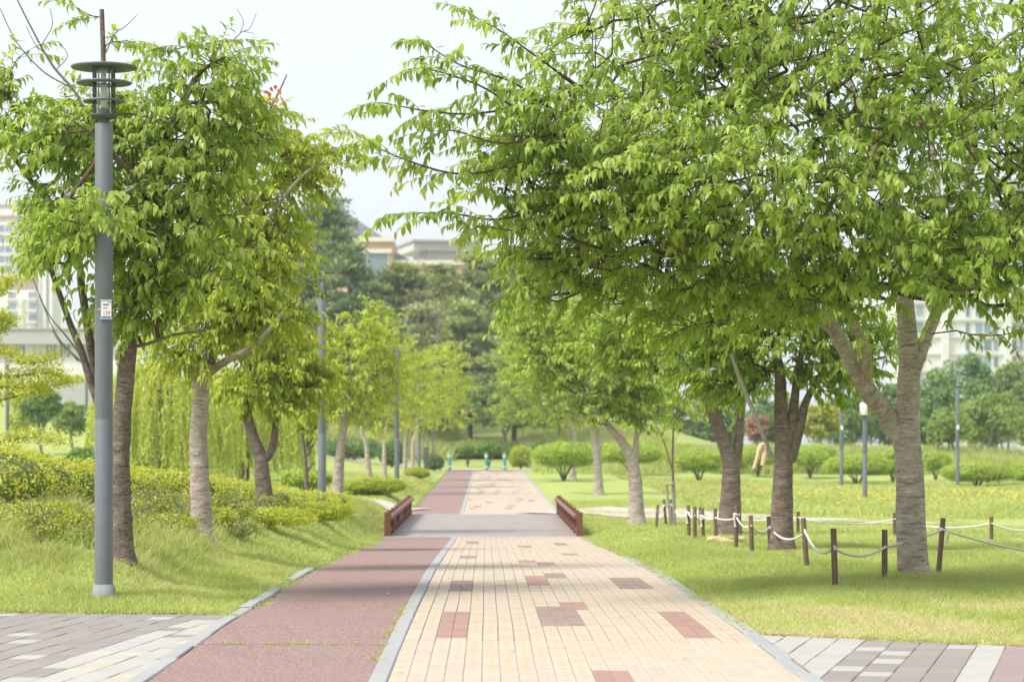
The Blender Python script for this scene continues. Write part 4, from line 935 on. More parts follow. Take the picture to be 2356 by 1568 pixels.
tree_px('cherry_tree', 'slim straight cherry trunk in front of the large round shrub by the path', (1318, 1103),
        [(1318, 1050), (1322, 1000), (1310, 950)], [], [(1220, 900, 75, 60), (1270, 960, 70, 32), (1190, 840, 50, 60), (1180, 950, 50, 30)], 300, rad=(0.13, 0.05), leaf=0.15, mat='cherry', bark='bark', seed=92, per=12, simple=True, sides=12, tint_shift=.1, twig_len=(.4, .9))
tree_px('cherry_tree', 'forked dark tree behind the right teal bollard at the path end', (1164, 1055),
        [(1163, 1030), (1160, 1000), (1150, 970)], [([(1162, 1000), (1172, 980), (1180, 960)], 0.09, 0.04)], [(1140, 930, 65, 40), (1170, 890, 60, 50), (1110, 900, 50, 45)], 300, rad=(0.16, 0.06), leaf=0.17, mat='far_green', bark='bark_dark', seed=102, per=11, simple=True, sides=10, twig_len=(.4, .9))
tree_px('sapling', 'thin staked sapling with sparse yellow-green leaves left of the V-forked cherry', (1551, 1207),
        [(1549, 1140), (1548, 1060), (1549, 980), (1550, 915)], [([(1546, 1080), (1535, 1040), (1525, 1010), (1500, 960)], 0.018, 0.01)],
        [(1480, 945, 70, 35), (1585, 945, 50, 28), (1540, 900, 50, 40)], 70, rad=(0.03, 0.015), leaf=0.12, mat='cherry_yellow', bark='bark_dark', seed=112, per=12, simple=True, sides=8, tint_shift=.1)
# ------------------------------------------------------------------ shrubs, hedges, background trees
def cloud(mb, blobs, nsub, nleaf, size, g, sub=0.38, wide=0.6, jit=0.5, flat=1.0, droop=0.0, tb=0.0, skin=0.0):
    """leaf faces over clumps that sit on the given ellipsoids (centre, radii)"""
    vol = np.array([np.prod(b[1]) ** 0.67 for b in blobs]); vol = vol / vol.sum()
    for (c, r_), w in zip(blobs, vol):
        k = max(4, int(nsub * w)); d = nrm(g.normal(size=(k, 3))); q = g.uniform(0.45, 0.88, (k, 1))
        cc = c + d * r_ * q; rr = r_ * sub * g.uniform(0.7, 1.3, (k, 1)) * np.array([1, 1, flat])
        ct = g.normal(0, 0.10, k)
        m_ = max(6, int(nleaf * w / k)); u = nrm(g.normal(size=(k, m_, 3))); u[..., 2] = np.where(g.random((k, m_)) < 0.6, np.abs(u[..., 2]), u[..., 2])
        P = cc[:, None] + u * rr[:, None] * g.uniform(0.75, 1.08, (k, m_, 1))
        N = nrm(u + g.normal(0, jit, u.shape)); A = np.cross(N, nrm(g.normal(size=u.shape))); A[..., 2] -= droop
        n = k * m_; L = size * g.uniform(.6, 1.3, n)
        tint = np.clip(0.42 + ct[:, None] + g.normal(0, 0.16, (k, m_)) + tb, 0, 1).ravel()
        leaves(mb, P.reshape(-1, 3), A.reshape(-1, 3), N.reshape(-1, 3), L, L * wide, g.uniform(0, .3, n), tint, 0.2, True)
        if skin:
            n = int(n * skin); u = nrm(g.normal(size=(n, 3))); P = c + u * r_ * g.uniform(.72, .98, (n, 1)); N = nrm(u + g.normal(0, jit, u.shape)); L = size * g.uniform(.6, 1.3, n)
            leaves(mb, P, np.cross(N, nrm(g.normal(size=u.shape))), N, L, L * wide, g.uniform(0, .3, n), np.clip(0.38 + g.normal(0, .16, n) + tb, 0, 1), 0.2, True)

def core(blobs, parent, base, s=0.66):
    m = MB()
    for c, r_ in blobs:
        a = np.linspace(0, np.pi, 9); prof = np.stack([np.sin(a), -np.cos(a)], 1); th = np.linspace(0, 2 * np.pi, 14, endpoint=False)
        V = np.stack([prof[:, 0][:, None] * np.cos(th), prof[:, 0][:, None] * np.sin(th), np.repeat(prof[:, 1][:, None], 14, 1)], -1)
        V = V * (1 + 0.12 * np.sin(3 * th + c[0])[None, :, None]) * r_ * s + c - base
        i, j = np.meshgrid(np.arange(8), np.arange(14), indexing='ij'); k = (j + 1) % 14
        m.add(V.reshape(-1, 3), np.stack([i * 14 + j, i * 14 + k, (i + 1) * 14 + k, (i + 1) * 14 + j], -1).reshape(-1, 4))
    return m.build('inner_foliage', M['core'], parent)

GS_ = 'clipped round shrubs on the right lawn'
def shrub(label, x0, x1, y0, y1, basey, mat='shrub', d=None, n=5200, size=0.075, stems=5, group=None, name='shrub', lift=0.28, loose=False):
    cx = (x0 + x1) / 2
    b = ground_px(cx, basey) if d is None else np.array([(cx - PX0) / FPX * d, d * K, tz((cx - PX0) / FPX * d, d * K)])
    d = b[1]; s = FPX / d * K; g = np.random.default_rng(int(x0 * 7 + y0)); root = tag(empty(name, b), label, 'shrub', group)
    w = (x1 - x0) / s * (1.28 if group == GS_ else 1.0); ztop = CAM_Z - (y0 - (7 if group == GS_ else 0) - PY0) / s; h = max(0.3, ztop - b[2]); cz = b[2] + h * (0.5 + lift / 2)
    rz = h * (0.5 - lift / 2)
    bl = [(np.array([b[0], d, cz]), np.array([w / 2, w / 2 * .8, rz]) * 0.9), (np.array([b[0] - w * .2, d - .1, cz - rz * .1]), np.array([w * .28, w * .3, rz * .75])), (np.array([b[0] + w * .22, d - .1, cz - rz * .12]), np.array([w * .27, w * .3, rz * .75]))]
    m = MB(); cloud(m, bl, 60, n, size, g, 0.40 if loose else 0.34, 0.5, 0.9 if loose else 0.6, 1.0 if loose else 0.75, skin=.5 if loose else .8); m.v = [v - b for v in m.v]; m.build('foliage', M[mat], root)
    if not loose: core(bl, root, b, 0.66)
    for q in range(stems):
        a = q * 6.283 / stems + g.uniform(0, 1); t = MB(); e = np.array([math.cos(a) * w * .24, math.sin(a) * w * .2, h * 0.55])
        tube(t, catmull([np.zeros(3) - [0, 0, .05], e * [.35, .35, .5], e], 6), np.linspace(0.035, 0.018, 6) * min(1.2, max(.5, h)), 6); t.build('stem', M['bark_dark'], root)
    return root
GS = 'clipped round shrubs on the right lawn'
shrub('large round clipped shrub right of the path behind a slim cherry trunk', 1232, 1362, 1018, 1092, 1106, n=9000, group=GS)
shrub('round clipped shrub behind the slanting forked cherry trunk', 1386, 1518, 1018, 1082, 1094, group=GS, n=7000)
shrub('flat-topped round shrub with visible stems between sapling and V-forked cherry', 1560, 1656, 1036, 1096, 1110, group=GS, n=7000)
shrub('round shrub in the gap behind the hanging burlap strip', 1706, 1782, 1028, 1084, 1096, group=GS)
shrub('round shrub just right of the three-stemmed dark cherry', 1826, 1902, 1030, 1090, 1100, group=GS)
shrub('spreading flat shrub on one short stem beside the box lamp on the meadow', 1905, 2040, 1044, 1104, 1118, group=GS, n=8000)
shrub('shrub close right of the big ringed trunk', 2124, 2182, 1040, 1098, 1108, group=GS)
shrub('wide low shrub at the foot of the far right lamp', 2176, 2322, 1062, 1112, 1120, group=GS, n=8000, lift=.1)
shrub('shrub cut by the right picture edge on the meadow', 2318, 2440, 1062, 1108, 1118, group=GS, n=7000, lift=.1)
shrub('loose green shrub filling the gap right of the V-forked cherry', 1655, 1720, 1030, 1090, 1098, d=66, n=6000, size=.09)
shrub('loose green shrub row between the twin grey trunk and the forked cherry', 1340, 1420, 1016, 1070, 1082, d=74, n=6000, size=.1)
shrub('soft green shrub between box lamp and big ringed trunk', 2020, 2090, 1030, 1092, 1100, d=62, n=6000, size=.09)
shrub('soft green shrub row left of the spreading flat shrub', 1840, 1925, 1018, 1066, 1080, d=72, n=6000, size=.1)
shrub('far shrub row clump behind the sapling stake', 1520, 1600, 1018, 1058, 1070, d=80, size=.1, n=4000)
shrub('far rounded shrub seen in the fork of the dark cherry', 1440, 1530, 1010, 1048, 1062, d=88, size=.1, n=4000)
shrub('far pale shrub behind the box lamp pole', 1960, 2040, 1036, 1070, 1085, d=70, size=.1, n=4000)
shrub('bright round shrub left of the second lamp on the lawn', 644, 766, 1076, 1128, 1153, n=7000, lift=.4)
GD = 'green mounded shrubs behind the hedge'
shrub('big soft green mound behind the hedge at the left edge', 10, 146, 1030, 1092, 1100, 'dome', d=34, n=12000, size=.07, group=GD, lift=0, stems=2)
shrub('green mound behind and above the pair beside the lamp pole', 138, 232, 1016, 1062, 1090, 'dome', d=38, n=8000, size=.07, group=GD, lift=0, stems=2)
shrub('lower green mound touching the lamp pole on its left', 148, 236, 1046, 1098, 1104, 'dome', d=31, n=8000, size=.06, group=GD, lift=0, stems=2)
shrub('green mound cut by the left picture edge', -90, 30, 1042, 1095, 1104, 'dome', d=33, n=8000, size=.07, group=GD, lift=0, stems=2)
shrub('dark green shrub under the willow beside the leafy cherry trunk', 288, 366, 1058, 1106, 1116, 'dome', d=32, n=6000, size=.07, lift=0, stems=2)
shrub('dark green shrub under the willow left of the straight ringed trunk', 380, 446, 1074, 1118, 1124, 'dome', d=30, n=6000, size=.07, lift=0, stems=2)
shrub('small mushroom-shaped shrub behind the left bollard', 1056, 1096, 1024, 1052, 1066, 'dome', d=86, n=3000, size=.12, lift=.5)
shrub('wider mushroom-shaped shrub behind the middle bollard', 1094, 1154, 1018, 1050, 1064, 'dome', d=85, n=4000, size=.12, lift=.5)
shrub('dark trimmed shrub left of the path end', 979, 1022, 1042, 1078, 1080, 'far_green', d=74, n=4000, size=.1, lift=0, stems=2)
shrub('long low green shrub bank behind the bollards', 990, 1220, 1008, 1056, 1062, 'far_light', d=92, n=6000, size=.14, lift=0, stems=2)
shrub('yellow-topped clipped hedge block right of the bollards', 1168, 1228, 1020, 1060, 1066, 'hedge', d=82, n=4000, size=.12, lift=0, stems=3)
shrub('green shrub touching the yellow-topped hedge block', 1218, 1262, 1012, 1060, 1066, 'far_green', d=83, n=4000, size=.12, lift=0, stems=3)
GH = 'low hedge clumps along the left lane'
shrub('low yellow-green hedge clump beyond the bridge left railing', 786, 940, 1094, 1160, 1162, 'hedge', d=41.5, n=12000, size=.06, group=GH, lift=0, stems=2)
shrub('farther low hedge clump at the foot of the fourth lamp', 930, 990, 1074, 1112, 1114, 'hedge', d=58, n=6000, size=.08, group=GH, lift=0, stems=2)
shrub('dark evergreen strip of shrubs on the lawn rise behind pale trunks', 740, 890, 1000, 1024, 1030, 'far_green', d=82, n=6000, size=.13, lift=0, stems=2)
shrub('darker evergreen shrub on the lawn rise left of the third lamp', 868, 935, 1005, 1045, 1050, 'far_green', d=76, n=5000, size=.12, lift=0, stems=2)

# the long azalea hedge on the left
def hedge():
    P = catmull([(-9.5, 17.6 * K, 0), (-7.2, 18.2 * K, 0), (-5.6, 19.6 * K, 0), (-4.6, 22 * K, 0), (-4.0, 25 * K, 0), (-3.3, 28.6 * K, 0)], 50)
    H = np.interp(np.linspace(0, 1, 50), [0, .25, .42, .6, .8, 1], [0.98, 0.92, 0.75, 0.6, 0.52, 0.40]); g = np.random.default_rng(77)
    b = np.array([P[15][0], P[15][1], tz(P[15][0], P[15][1])]); root = tag(empty('hedge', b), 'long yellow-green azalea hedge running behind the left tree trunks', 'hedge')
    bl = []
    for p, h in zip(P, H):
        for q in range(2):
            x = p[0] + g.normal(0, .28); y = p[1] + g.normal(0, .22); z = tz(x, y)
            bl.append((np.array([x, y, z + h * .47]), np.array([.62, .6, h * .52]) * g.uniform(.88, 1.12)))
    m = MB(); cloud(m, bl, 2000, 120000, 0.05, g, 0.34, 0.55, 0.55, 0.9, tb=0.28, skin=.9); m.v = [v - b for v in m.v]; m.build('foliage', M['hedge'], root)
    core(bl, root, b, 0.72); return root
hedge()
GA = 'scruffy low azalea clumps in front of the hedge'
for x0, x1, y0, yb, d, lab in ((490, 730, 1170, 1262, 20.6, 'low scruffy azalea clump in the grass right of the straight ringed trunk'), (640, 820, 1150, 1224, 24.5, 'dense low azalea clump ending the hedge near the bridge'),
                         (455, 545, 1228, 1268, 18.0, 'tiny azalea tuft at the foot of the straight ringed trunk'), (300, 440, 1165, 1240, 18.6, 'thin azalea clump between the first two cherry trunks'), (30, 200, 1150, 1235, 16.0, 'thin weedy azalea clump left of the lamp pole'), (-60, 70, 1165, 1260, 15.2, 'weedy azalea clump at the left edge below the hedge'), (120, 215, 1175, 1258, 15.0, 'small weedy azalea clump just left of the lamp pole'), (330, 450, 1185, 1262, 16.4, 'loose azalea clump right of the leafy cherry trunk'), (560, 660, 1165, 1232, 22.0, 'loose azalea clump below the tuning-fork trunk')):
    shrub(lab, x0, x1, y0, yb, yb, 'hedge', d=d, n=5200 if x1 - x0 > 120 else 2600, size=.045, group=GA, lift=.02, stems=7, loose=True)

sg_ = np.random.default_rng(31); und = MB(); ustem = MB(); scr = 0
while scr < 60:
    if scr < 30: x, y = sg_.uniform(-7.4, -3.45), sg_.uniform(13.8, 18.4)
    else: x, y = sg_.uniform(-5.2, -3.1), sg_.uniform(17.0, 28.0)
    if x / y * FPX + PX0 < -60: continue
    w = sg_.uniform(.35, .8); h = sg_.uniform(.2, .5); c = np.array([x, y * K, tz(x, y * K) + h * .52])
    cloud(und, [(c, np.array([w / 2, w / 2, h * .5]))], 14, int(sg_.uniform(500, 1300)), .042, sg_, .5, .5, 1.0, 1.0, tb=sg_.uniform(-.15, .3))
    for q in range(7): tube(ustem, catmull([c + [0, 0, -h * .55], c + [sg_.normal(0, w * .15), sg_.normal(0, w * .15), 0], c + [sg_.normal(0, w * .3), sg_.normal(0, w * .3), h * sg_.uniform(.3, .8)]], 5), np.linspace(.006, .003, 5), 4)
    scr += 1
uo = kind(und.build('undergrowth', M['scrub']), 'stuff'); uo['label'] = 'scruffy azalea undergrowth over the weedy bank below the hedge'; uo['category'] = 'undergrowth'
us = ustem.build('stems', M['dead_twig'], uo); kind(us, 'stuff')

# weeping willow
def willow(px, d, w, top, label):
    g = np.random.default_rng(5 + int(px)); x = (px - PX0) / FPX * d; d *= K; b = np.array([x, d, tz(x, d)]); root = tag(empty('willow_tree', b), label, 'tree')
    t = MB(); tube(t, catmull([(0, 0, -.1), (.05, 0, 1.2), (-.05, .1, 2.4), (.1, 0, top * .8)], 16), np.linspace(.2, .07, 16), 10, rough=.04)
    m = MB()
    for k in range(680):
        a = g.uniform(0, 6.283); r_ = w * math.sqrt(g.random()); z0 = top * (1 - 0.35 * (r_ / w) ** 2) * g.uniform(.72, 1); s = np.array([r_ * math.cos(a), r_ * math.sin(a) * .8, z0])
        ln = g.uniform(.5, .92) * z0; n = int(ln / .05); tt = np.linspace(0, 1, n); P = s + np.stack([.25 * math.cos(a) * np.sqrt(tt) + .04 * np.sin(tt * 7 + k), .25 * math.sin(a) * np.sqrt(tt), -ln * tt], 1)
        if k % 3 == 0: tube(t, P[::max(1, n // 8)], .006, 3, cap=False)
        A = np.tile([0, 0, -1.0], (n, 1)) + g.normal(0, .35, (n, 3)); N = g.normal(size=(n, 3)); L = g.uniform(.10, .17, n)
        leaves(m, P, A, N, L, L * .28, g.uniform(0, .2, n), np.clip(.45 + g.normal(0, .1) + g.normal(0, .15, n), 0, 1), .2, True)
    for k in range(9):
        a = g.uniform(0, 6.283); tube(t, catmull([(0, .05, top * .55), (w * .3 * math.cos(a), w * .3 * math.sin(a), top * .85), (w * .7 * math.cos(a), w * .6 * math.sin(a), top * .8)], 8), np.linspace(.06, .015, 8), 6)
    t.build('trunk', M['bark_dark'], root); m.build('crown', M['willow'], root)
willow(370, 42, 2.1, 4.3, 'pale yellow-green weeping willow behind the first cherry trunks')
willow(560, 46, 2.2, 4.0, 'second weeping willow behind the tuning-fork cherry trunk')

# background broadleaf trees
def far_tree(label, px, y0, y1, w, d, mat, basey=None, n=5200, size=.22, group=None, nsub=40, name='tree', sub=.36, trunk='bark_dark', supports=False, tz0=None):
    s = FPX / d; x = (px - PX0) / FPX * d; d *= K; zb = tz(x, d) if basey is None else CAM_Z - (basey - PY0) / s
    zt = CAM_Z - (y0 - PY0) / s; zl = CAM_Z - (y1 - PY0) / s; b = np.array([x, d, zb]); g = np.random.default_rng(int(px * 3 + y0))
    root = tag(empty(name, b), label, 'tree', group); r_ = w / s / 2; h = (zt - zl) / 2
    bl = [(np.array([x, d, (zt + zl) / 2]), np.array([r_, r_ * .85, h])), (np.array([x - r_ * .35, d - .2, zl + h * .7]), np.array([r_ * .6, r_ * .6, h * .62])), (np.array([x + r_ * .38, d, zl + h * .85]), np.array([r_ * .58, r_ * .6, h * .65])), (np.array([x + r_ * .05, d, zt - h * .55]), np.array([r_ * .55, r_ * .55, h * .55]))]
    m = MB(); cloud(m, bl, nsub, n, size, g, sub, .55, .6); m.v = [v - b for v in m.v]; m.build('crown', M[mat], root)
    t = MB(); H_ = (zl - zb) + h; tube(t, catmull([(0, 0, -.1), (g.normal(0, .1), 0, H_ * .5), (g.normal(0, .15), 0, H_)], 10), np.linspace(.05 + .02 * r_, .03, 10), 8, rough=.03)
    for k in range(6):
        a = g.uniform(0, 6.283); q = g.uniform(.45, .8); tube(t, catmull([(0, 0, H_ * q), (r_ * .3 * math.cos(a), r_ * .3 * math.sin(a), H_ * q + h * .35), (r_ * .6 * math.cos(a), r_ * .6 * math.sin(a), H_ * q + h * .7)], 6), np.linspace(.035, .012, 6), 5)
    t.build('trunk', M[trunk], root)
    if supports:
        for k in range(4):
            a = k * 1.571 + .5; u = MB(); tube(u, [(1.0 * math.cos(a), 1.0 * math.sin(a), -.1), (.06 * math.cos(a), .06 * math.sin(a), 1.7)], .035, 6); u.build('support_pole', M['stake'], root)
    return root
GT = 'young trees on tripod supports at the right meadow edge'
far_tree('young light-green tree on pole supports near the right edge', 2290, 900, 1022, 180, 80, 'far_light', n=7000, size=.2, group=GT, supports=True)
far_tree('young light-green tree just left of the supported one behind the far right lamp', 2175, 940, 1030, 120, 76, 'far_light', n=5000, size=.2, group=GT, supports=True)
far_tree('young light-green tree cut by the right edge', 2390, 920, 1025, 150, 78, 'far_light', n=5000, size=.2, group=GT, supports=True)
GB = 'wood along the right background'
for i, (px, y0, w, d, mt, lab) in enumerate(((2150, 850, 150, 104, 'far_green', 'dark tree at the wood edge above the far right lamp'), (2235, 815, 150, 108, 'far_green', 'tall mid-green tree in the right wood under the white flats'), (2320, 822, 160, 110, 'far_light', 'pale mid-green tree in the right wood at the picture edge'),
                        (2420, 800, 190, 112, 'far_green', 'wood tree mostly beyond the right edge'), (2050, 880, 150, 106, 'far_green', 'dark tree hidden behind the big ringed trunk'), (1960, 905, 150, 104, 'far_green', 'dark tree behind the box lamp'),
                        (1770, 910, 150, 108, 'far_green', 'bluish green tree between the two dark cherries'), (1640, 905, 170, 112, 'far_green', 'dark tree behind the V-forked cherry'), (1520, 900, 160, 112, 'far_green', 'dark tree behind the sapling'), (1420, 880, 150, 114, 'far_green', 'dark tree behind the slanting forked cherry'), (2260, 930, 190, 95, 'far_light', 'low bushy tree in front of the right wood'), (2110, 950, 120, 92, 'far_green', 'low bushy tree right of the big ringed trunk'))):
    far_tree(lab, px, y0, 1034, w, d, mt, n=7500, size=.3, group=GB)
far_tree('yellow-green bushy tree right of the three-stemmed cherry', 1890, 925, 1015, 110, 84, 'yellow_tree', n=4500, size=.2)
far_tree('dark red maple between the two dark cherries', 1742, 955, 1012, 50, 78, 'maroon', n=3500, size=.17)
far_tree('small dark green tree on the left lawn by the grey wall', 96, 885, 985, 100, 66, 'far_green', n=6500, size=.15)
far_tree('pale green thin tree right of the small dark tree', 168, 925, 1000, 100, 70, 'far_light', n=4500, size=.15)
far_tree('tree turning orange beyond the left lawn', 160, 868, 930, 80, 96, 'yellow_tree', n=3500, size=.22)
far_tree('pale willow-like tree at the left edge', 45, 900, 1005, 60, 74, 'willow', n=3000, size=.16)
far_tree('small bare-stemmed tree on the lawn left of the second lamp', 662, 955, 1010, 70, 58, 'far_light', n=2600, size=.12)
far_tree('thin crooked young tree before the second lamp', 708, 950, 1000, 60, 29, 'cherry_yellow', n=1400, size=.1, basey=1172)
for px, d, lab in ((1290, 96, 'dark shade tree behind the round shrub'), (1050, 100, 'dark tree above the left bollard'), (940, 98, 'shade tree behind the third lamp'), (860, 98, 'shade tree behind the left row'), (760, 100, 'shade tree on the lawn rise behind the second lamp'), (1220, 100, 'dark tree above the yellow-topped hedge block')):
    far_tree(lab, px, 840, 985, 130, d, 'far_green', n=5200, size=.28, group='shade trees before the pine slope')

# near yellow-green tree whose boughs enter from the left edge
def edge_tree():
    g = np.random.default_rng(9); b = np.array([-9.3, 22.0 * K, tz(-9.3, 22 * K)]); root = tag(empty('tree', b), 'yellow-green tree reaching in from the left edge with horizontal boughs', 'tree')
    t = MB(); tube(t, [(0, 0, -.1), (0, 0, 3), (.05, 0, 5.2)], [.12, .09, .04], 10, rough=.03); m = MB()
    for seq in ([(-120, 830), (0, 810), (60, 835), (130, 825)], [(-120, 870), (0, 868), (90, 858), (140, 865)], [(-120, 905), (0, 890), (80, 890), (165, 880)], [(-120, 700), (-20, 680), (30, 640)], [(-120, 780), (-20, 730), (30, 745)], [(-100, 1030), (0, 1018), (70, 1005), (150, 1020)], [(-120, 850), (-30, 790), (10, 740)], [(-120, 960), (-30, 930), (60, 905), (110, 900)]):
        Q = catmull([at(px, py, 21.6 + g.normal(0, .15)) for px, py in seq], 26) - b
        tube(t, Q, np.linspace(.03, .006, 26), 5)
        for q in Q[2:]:
            n = 55; P = q + g.normal(0, 1, (n, 3)) * [.07, .10, .055] + [0, 0, .03]; L = g.uniform(.03, .06, n)
            leaves(m, P, g.normal(size=(n, 3)) + [0, 0, .5], g.normal(size=(n, 3)), L, L * .6, g.uniform(0, .3, n), np.clip(.5 + g.normal(0, .2, n), 0, 1), .2, True)
    t.build('trunk', M['bark_dark'], root); m.build('crown', M['yellow_tree'], root)
edge_tree()

# pines on the slope
def pine(label, px, top, basey, w, d, mat='pine', seed=0, pads=26, group='pines on the slope behind the path', lean=0.0):
    g = np.random.default_rng(seed + int(px)); s = FPX / d; x = (px - PX0) / FPX * d; d *= K; zb = tz(x, d); zt = CAM_Z - (top - PY0) / s; b = np.array([x, d, zb]); h = zt - zb; r_ = w / s / 2
    root = tag(empty('pine_tree', b), label, 'tree', group)
    Q = catmull([(0, 0, -.2), (g.normal(0, .2), 0, h * .3), (lean * r_ * .5 + g.normal(0, .3), 0, h * .65), (lean * r_, 0, h * .97)], 20)
    t = MB(); tube(t, Q, np.linspace(.19, .04, 20), 9, rough=.03); m = MB()
    for k in range(pads):
        q = 0.26 + 0.72 * (k + g.random()) / pads; a = g.uniform(0, 6.283); ext = r_ * (1.0 - 0.75 * max(0, (q - .5) / .5) ** 1.3) * g.uniform(.35, 1.0)
        o = Q[int(q * 19)]; c = o + np.array([math.cos(a) * ext, math.sin(a) * ext * .8, h * .02 + g.normal(0, .15)]); pr = r_ * g.uniform(.22, .38)
        tube(t, catmull([o - [0, 0, .3], (o + c) / 2 + [0, 0, -.1], c], 6), np.linspace(.05, .02, 6), 4)
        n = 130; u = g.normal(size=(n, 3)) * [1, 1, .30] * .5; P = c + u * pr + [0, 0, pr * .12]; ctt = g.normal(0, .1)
        # each tuft: three crossed needle sprays
        for rep in range(3):
            A = nrm(np.stack([u[:, 0], u[:, 1], np.abs(u[:, 2]) + .5], 1) + g.normal(0, .75, (n, 3))); N = g.normal(size=(n, 3)); L = g.uniform(.26, .5, n)
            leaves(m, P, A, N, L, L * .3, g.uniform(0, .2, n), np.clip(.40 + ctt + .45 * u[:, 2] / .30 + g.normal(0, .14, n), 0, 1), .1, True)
    t.build('trunk', M['pine_bark'], root); m.build('crown', M[mat], root)
PN = [('tall dark green pine left of the orange building', 745, 440, 230, 100, 'pine_green', 34), ('dark pine lower left of the tall one behind the second lamp', 668, 520, 170, 104, 'pine_green', 26), ('dark pine below the orange building window', 800, 560, 170, 98, 'pine_green', 24),
      ('olive pine in the middle of the slope below the parapet', 930, 600, 190, 102, 'pine', 30), ('olive pine under the grey rooftop block', 1020, 608, 180, 106, 'pine', 30), ('olive pine right of the rooftop block', 1110, 578, 190, 108, 'pine', 32),
      ('olive pine half hidden by the big cherry leaves', 1200, 600, 190, 110, 'pine', 30), ('low olive pine in front of the slope', 1080, 690, 190, 94, 'pine', 26), ('low olive pine beside the bare grey stems', 990, 700, 160, 95, 'pine', 22), ('low dark pine over the right cherry row', 1180, 715, 170, 92, 'pine', 24), ('pine above the yellow-green cherries', 880, 690, 150, 96, 'pine_green', 22), ('pine behind the right row of cherries', 1290, 690, 200, 108, 'pine', 26), ('far pine at the edge of the right wood', 1380, 700, 200, 112, 'pine', 24)]
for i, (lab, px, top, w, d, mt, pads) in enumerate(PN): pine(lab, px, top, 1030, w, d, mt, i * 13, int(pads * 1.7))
def bare_shrub():
    g = np.random.default_rng(4); x, d = (960 - PX0) / FPX * 88, 88.0; b = np.array([x, d * K, tz(x, d * K)]); root = tag(empty('bare_tree', b), 'leafless grey upright stems in front of the olive pines', 'tree'); t = MB()
    for k in range(12):
        tx = g.uniform(905, 1020); e = at(tx, g.uniform(650, 740), d + g.normal(0, .6)) - b; s_ = np.array([e[0] * .7, g.normal(0, .4), -.1])
        Q = catmull([s_, (s_ + e) / 2 + g.normal(0, .15, 3), e], 10); tube(t, Q, np.linspace(.035, .012, 10), 5)
        for q in range(4):
            p = Q[int(g.integers(4, 9))]; tube(t, catmull([p, p + [g.normal(0, .3), 0, .5], p + [g.normal(0, .5), 0, g.uniform(.8, 1.6)]], 5), np.linspace(.018, .008, 5), 4)
    t.build('stems', M['dead_twig'], root)
bare_shrub()
# ------------------------------------------------------------------ buildings behind
def wall_mat(name, col, var=.05): return plain(name, col, .8, var, .4)
M['flat_white'] = wall_mat('white_render', (0.70, 0.69, 0.67)); M['flat_grey'] = wall_mat('grey_render', (0.42, 0.42, 0.42)); M['flat_pink'] = wall_mat('salmon_band', (0.36, 0.24, 0.21))
M['flat_green'] = wall_mat('green_strip', (0.40, 0.43, 0.28)); M['brick'] = wall_mat('orange_brick', (0.52, 0.36, 0.23), .1); M['parapet'] = wall_mat('cream_stone', (0.66, 0.61, 0.55)); M['roof_dark'] = plain('slate_roof', (0.13, 0.14, 0.145), .7, .2, 1.5)
M['pent'] = wall_mat('grey_panel', (0.50, 0.51, 0.50)); M['coral'] = wall_mat('coral_wall', (0.55, 0.34, 0.24))
def pane_mat(name, col):
    m, nt, b = new_mat(name); oi = node(nt, 'ShaderNodeObjectInfo'); nt.links.new(ramp(nt, oi.outputs['Random'], [(0, tuple(c * .7 for c in col)), (1, tuple(min(1, c * 1.25) for c in col))]), b.inputs['Base Color'])
    b.inputs['Roughness'].default_value = .12; b.inputs['Specular IOR Level'].default_value = .6; return m
M['pane'] = pane_mat('window_pane', (0.17, 0.22, 0.26)); M['pane_teal'] = pane_mat('teal_pane', (0.22, 0.32, 0.34)); M['pane_blue'] = pane_mat('blue_pane', (0.14, 0.21, 0.30))
def building(name, label, px, py_base, d, yaw=0.0):
    p = at(px, PY0, d); o = tag(empty(name, (p[0], d * K, 0), yaw), label, 'building'); return o, FPX / d
def bpart(nm, mat, parent, x0, x1, z0, z1, y0=0.0, y1=12.0):
    m = MB(); box(m, x0, x1, y0, y1, z0, z1); return m.build(nm, M[mat], parent, False)
def windows(parent, cols, rows, w, h, pane='pane', yf=0.0, mull=1, frame='flat_white', rail=False):
    """real window units standing in shallow reveals: frame, pane, mullions"""
    fm = MB(); f = 0.09
    box(fm, -w / 2 - f, w / 2 + f, -.10, .02, h / 2, h / 2 + f); box(fm, -w / 2 - f, w / 2 + f, -.14, .02, -h / 2 - f, -h / 2); box(fm, -w / 2 - f, -w / 2, -.10, .02, -h / 2, h / 2); box(fm, w / 2, w / 2 + f, -.10, .02, -h / 2, h / 2)
    for q in range(mull): xx = -w / 2 + w * (q + 1) / (mull + 1); box(fm, xx - .05, xx + .05, -.06, .01, -h / 2, h / 2)
    fmesh = fm.mesh('window', M[frame], False)
    pmx = MB(); box(pmx, -w / 2, w / 2, -.03, .015, -h / 2, h / 2); pmesh = pmx.mesh('pane', M[pane], False)
    for x in cols:
        for z in rows:
            o = childmesh('window', fmesh, parent, (x, yf - .012, z)); childmesh('pane', pmesh, o)
def zpx(py, d): return CAM_Z - (py - PY0) / (FPX / d)
